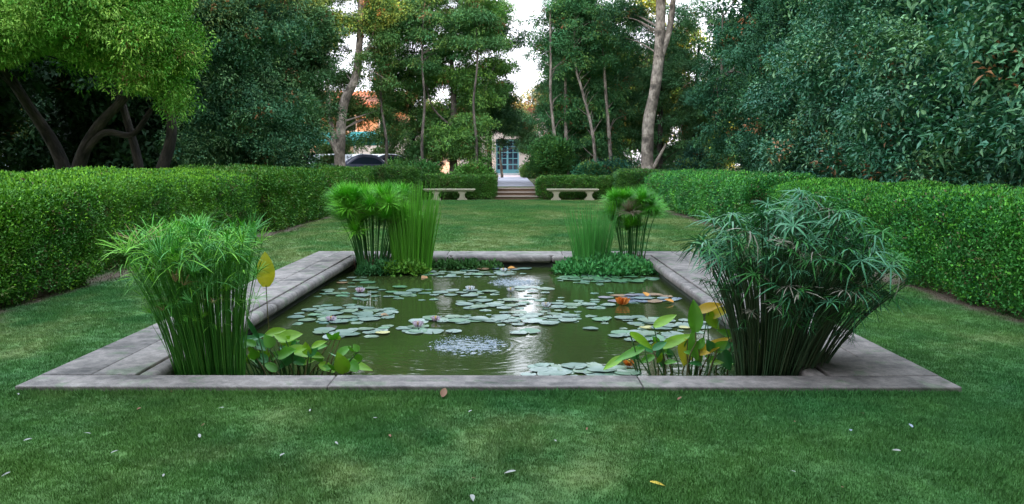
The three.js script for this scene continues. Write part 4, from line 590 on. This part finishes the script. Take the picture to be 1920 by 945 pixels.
// curled orange leaves on the rafts
[[1.72, 11.1, 0.9], [1.98, 10.6, 0.8], [-0.02, 14.2, 0.8], [-1.4, 13.1, 1.0], [-1.55, 9.75, 0.8]].forEach(([x, d, s], i) => { const m = shadows(new THREE.Mesh(broadLeaf(0.16 * s, 0.1 * s), i > 2 ? std(0.42, 0.2, 0.08, 0.7) : std(0.6, 0.24, 0.03, 0.7))); m.name = numbered('curled_leaf'); m.position.set(x, WATER + 0.02, -d); m.rotation.set(-1.25, 0.2, i); tag(m, ['orange curled leaf in the middle of the purplish raft', 'orange curled leaf at the right of the purplish raft', 'orange leaf floating by the far coping', 'brown leaf floating before the left rushes', 'brown leaf on the large left lily cluster'][i], 'leaf'); scene.add(m); });
// two bubbling fountains: a low mound of broken water and flying drops
const foamM = new THREE.MeshPhysicalMaterial({ color: lin(0.5, 0.56, 0.66), roughness: 0.18 });
FOUNT.forEach(([x, d, R], i) => {
  reseed(371 + i); const t = thing('bubbling_fountain', i ? 'far bubbling fountain churning the water before the far coping' : 'near bubbling fountain splashing low white water', 'fountain', [x, WATER, -d], 0, 'bubbling fountains');
  const l = [], sph = new THREE.IcosahedronGeometry(1, 1);
  for (let k = 0; k < 800; k++) { const q = Math.abs(0.62 + gauss() * 0.28), a = rr(0, TAU), r = q * R; l.push([Math.cos(a) * r, Math.max(0.0, 0.05 * Math.exp(-Math.pow((q - 0.65) / 0.3, 2)) * Math.pow(rnd(), 1.5) + (rnd() < 0.06 ? rr(0, 0.07) : 0)), Math.sin(a) * r, 0, 0, 0, rr(0.0015, 0.0045)]); }
  instanced('water_drops', sph, foamM, l, t);
  const g = new GB(), N = 34, A = 96, id = []; for (let a = 0; a <= A; a++) { id.push([]); for (let n = 0; n <= N; n++) { const q = n / N * 1.05, th = a % A / A * TAU, y = 0.026 * (fbm(Math.cos(th) * q * 13 + 20, Math.sin(th) * q * 13 + 20, 381 + i) - 0.46 - 0.2 * smooth(0.4, 1.05, q)); id[a].push(g.v(Math.cos(th) * q * R, y + 0.01 * (noise(Math.cos(th) * q * 34 + 50, Math.sin(th) * q * 34 + 50, 383) - 0.55), Math.sin(th) * q * R)); } }
  for (let a = 0; a < A; a++) for (let n = 0; n < N; n++) g.quad(id[a][n], id[a + 1][n], id[a + 1][n + 1], id[a][n + 1]);
  part('churned_water', g.geo(), new THREE.MeshPhysicalMaterial({ color: lin(0.16, 0.19, 0.21), roughness: 0.15, ior: 1.33 }), t);
});

// ---------------------------------------------------------------- grass and fallen leaves
{
  reseed(401);
  const tuft = (n, h, w, s) => { const b = new GB(); for (let i = 0; i < n; i++) { const a = rr(0, TAU), l = h * rr(0.6, 1.2), x = rr(-s, s), z = rr(-s, s), lean = rr(0.1, 0.8), k = b.v(x - Math.sin(a) * w, 0, z + Math.cos(a) * w), m = b.v(x + Math.sin(a) * w, 0, z - Math.cos(a) * w), e = b.v(x + Math.cos(a) * l * lean, l, z + Math.sin(a) * l * lean); b.tri(k, m, e); } return b.geo(); };
  const fill = (x0, x1, d0, d1, dens, s0, s1, list) => { for (let i = 0, n = (x1 - x0) * (d1 - d0) * dens; i < n; i++) { const x = rr(x0, x1), d = rr(d0, d1), b = bare(x, d); if (rnd() < b * 0.9) continue; if (x > CX0 && x < CX1 && d > CD0 && d < CD1) continue; const a = dry(x, d), c = lawnColor(x, d), k = 1.15 * (1 + gauss() * 0.22); list.push([x, -0.004, -d, rr(-0.1, 0.1), rr(0, TAU), rr(-0.1, 0.1), rr(s0, s1) * (1 - 0.25 * a) * (0.8 + 0.5 * noise(x * 3, d * 3, 9)), lin(c[0] * k, c[1] * k, c[2] * k)]); } };
  const near = [], far = [];
  fill(-4.6, 4.6, 3.4, 5.9, 3600, 0.7, 1.15, near); fill(-6, CX0, 5.9, 11, 1700, 0.8, 1.25, near); fill(CX1, 6, 5.9, 11, 1700, 0.8, 1.25, near); fill(CX0, CX1, 5.78, 5.9, 3600, 0.9, 1.6, near);
  fill(-6.2, 6, 11, 38, 330, 0.8, 1.4, far);
  for (const [n, g, l] of [['grass', tuft(10, 0.023, 0.0021, 0.024), near], ['grass', tuft(12, 0.028, 0.004, 0.05), far]]) { const m = instanced(numbered(n), g, MAT.dull, l); tag(m, l === near ? 'short lawn grass around the near half of the pool' : 'short lawn grass of the far lawn up to the benches', 'grass'); }
}
const fl = [std(0.34, 0.33, 0.29, 0.7), std(0.22, 0.1, 0.05, 0.8), std(0.62, 0.42, 0.03, 0.7), std(0.3, 0.33, 0.4, 0.7)];
reseed(411);
[[-2.82, 4.74, 'p'], [-2.22, 4.53, 'p'], [-1.83, 4.8, 'p'], [-1.79, 4.18, 'p'], [-1.28, 4.49, 'p'], [-0.89, 5.19, 'p'], [0.23, 4.74, 'p'], [0, 4.27, 'P'], [0.67, 4.12, 'y'], [-0.74, 4.86, 'b'], [-0.5, 5.67, 'B'], [-0.22, 4.17, 'b'], [-0.21, 3.95, 'P'], [2.39, 5.01, 's'], [1.99, 4.94, 's'], [1.44, 4.26, 'p'], [2.13, 4.59, 'p'], [-2.6, 4.24, 'p'], [-2.44, 5.41, 'b'], [-2.5, 4.87, 'p'], [-1.9, 5.07, 'b'], [-2.4, 5.8, 'b'], [0.43, 5, 'b'], [-1.9, 5.41, 'p'], [-3.44, 5.75, 'p'], [1.72, 5.14, 'b'], [-1.03, 4.73, 'p'], [1.09, 5.61, 'b'], [-1.32, 5.33, 'p'], [-0.3, 5.32, 'p'], [2.21, 5.3, 'b'], [1.6, 4.05, 'b']].forEach(([x, d, k]) => {
  const s = k === 'P' ? 0.065 : k === 'B' ? 0.13 : k === 'y' ? 0.08 : rr(0.028, 0.05), m = shadows(new THREE.Mesh(broadLeaf(s, s * 0.36), fl[{ p: 0, P: 0, b: 1, B: 1, y: 2, s: 3 }[k]])); m.name = numbered('fallen_leaf'); m.position.set(x, 0.022, -d); m.rotation.set(-1.45 + rr(-0.25, 0.25), rr(-0.3, 0.3), rr(0, TAU));
  const lab = { p: 'small pale fallen leaf lying on the near lawn', P: d > 4.1 ? 'larger pale fallen leaf low in the middle of the near lawn' : 'pale fallen leaf at the bottom picture edge', b: 'small dark brown fallen leaf on the near lawn', B: 'large curled brown leaf on the grass against the front coping', y: 'yellow fallen leaf on the near lawn', s: 'blue-grey fallen leaf on the right of the near lawn' }[k];
  tag(m, lab, 'leaf', `fallen leaves ${k}`.replace(/ .$/, { p: ' pale and small', P: ' pale and large', b: ' brown and small', B: ' brown and curled', y: ' yellow', s: ' blue-grey' }[k])); scene.add(m);
});

renderer.render(scene, camera);
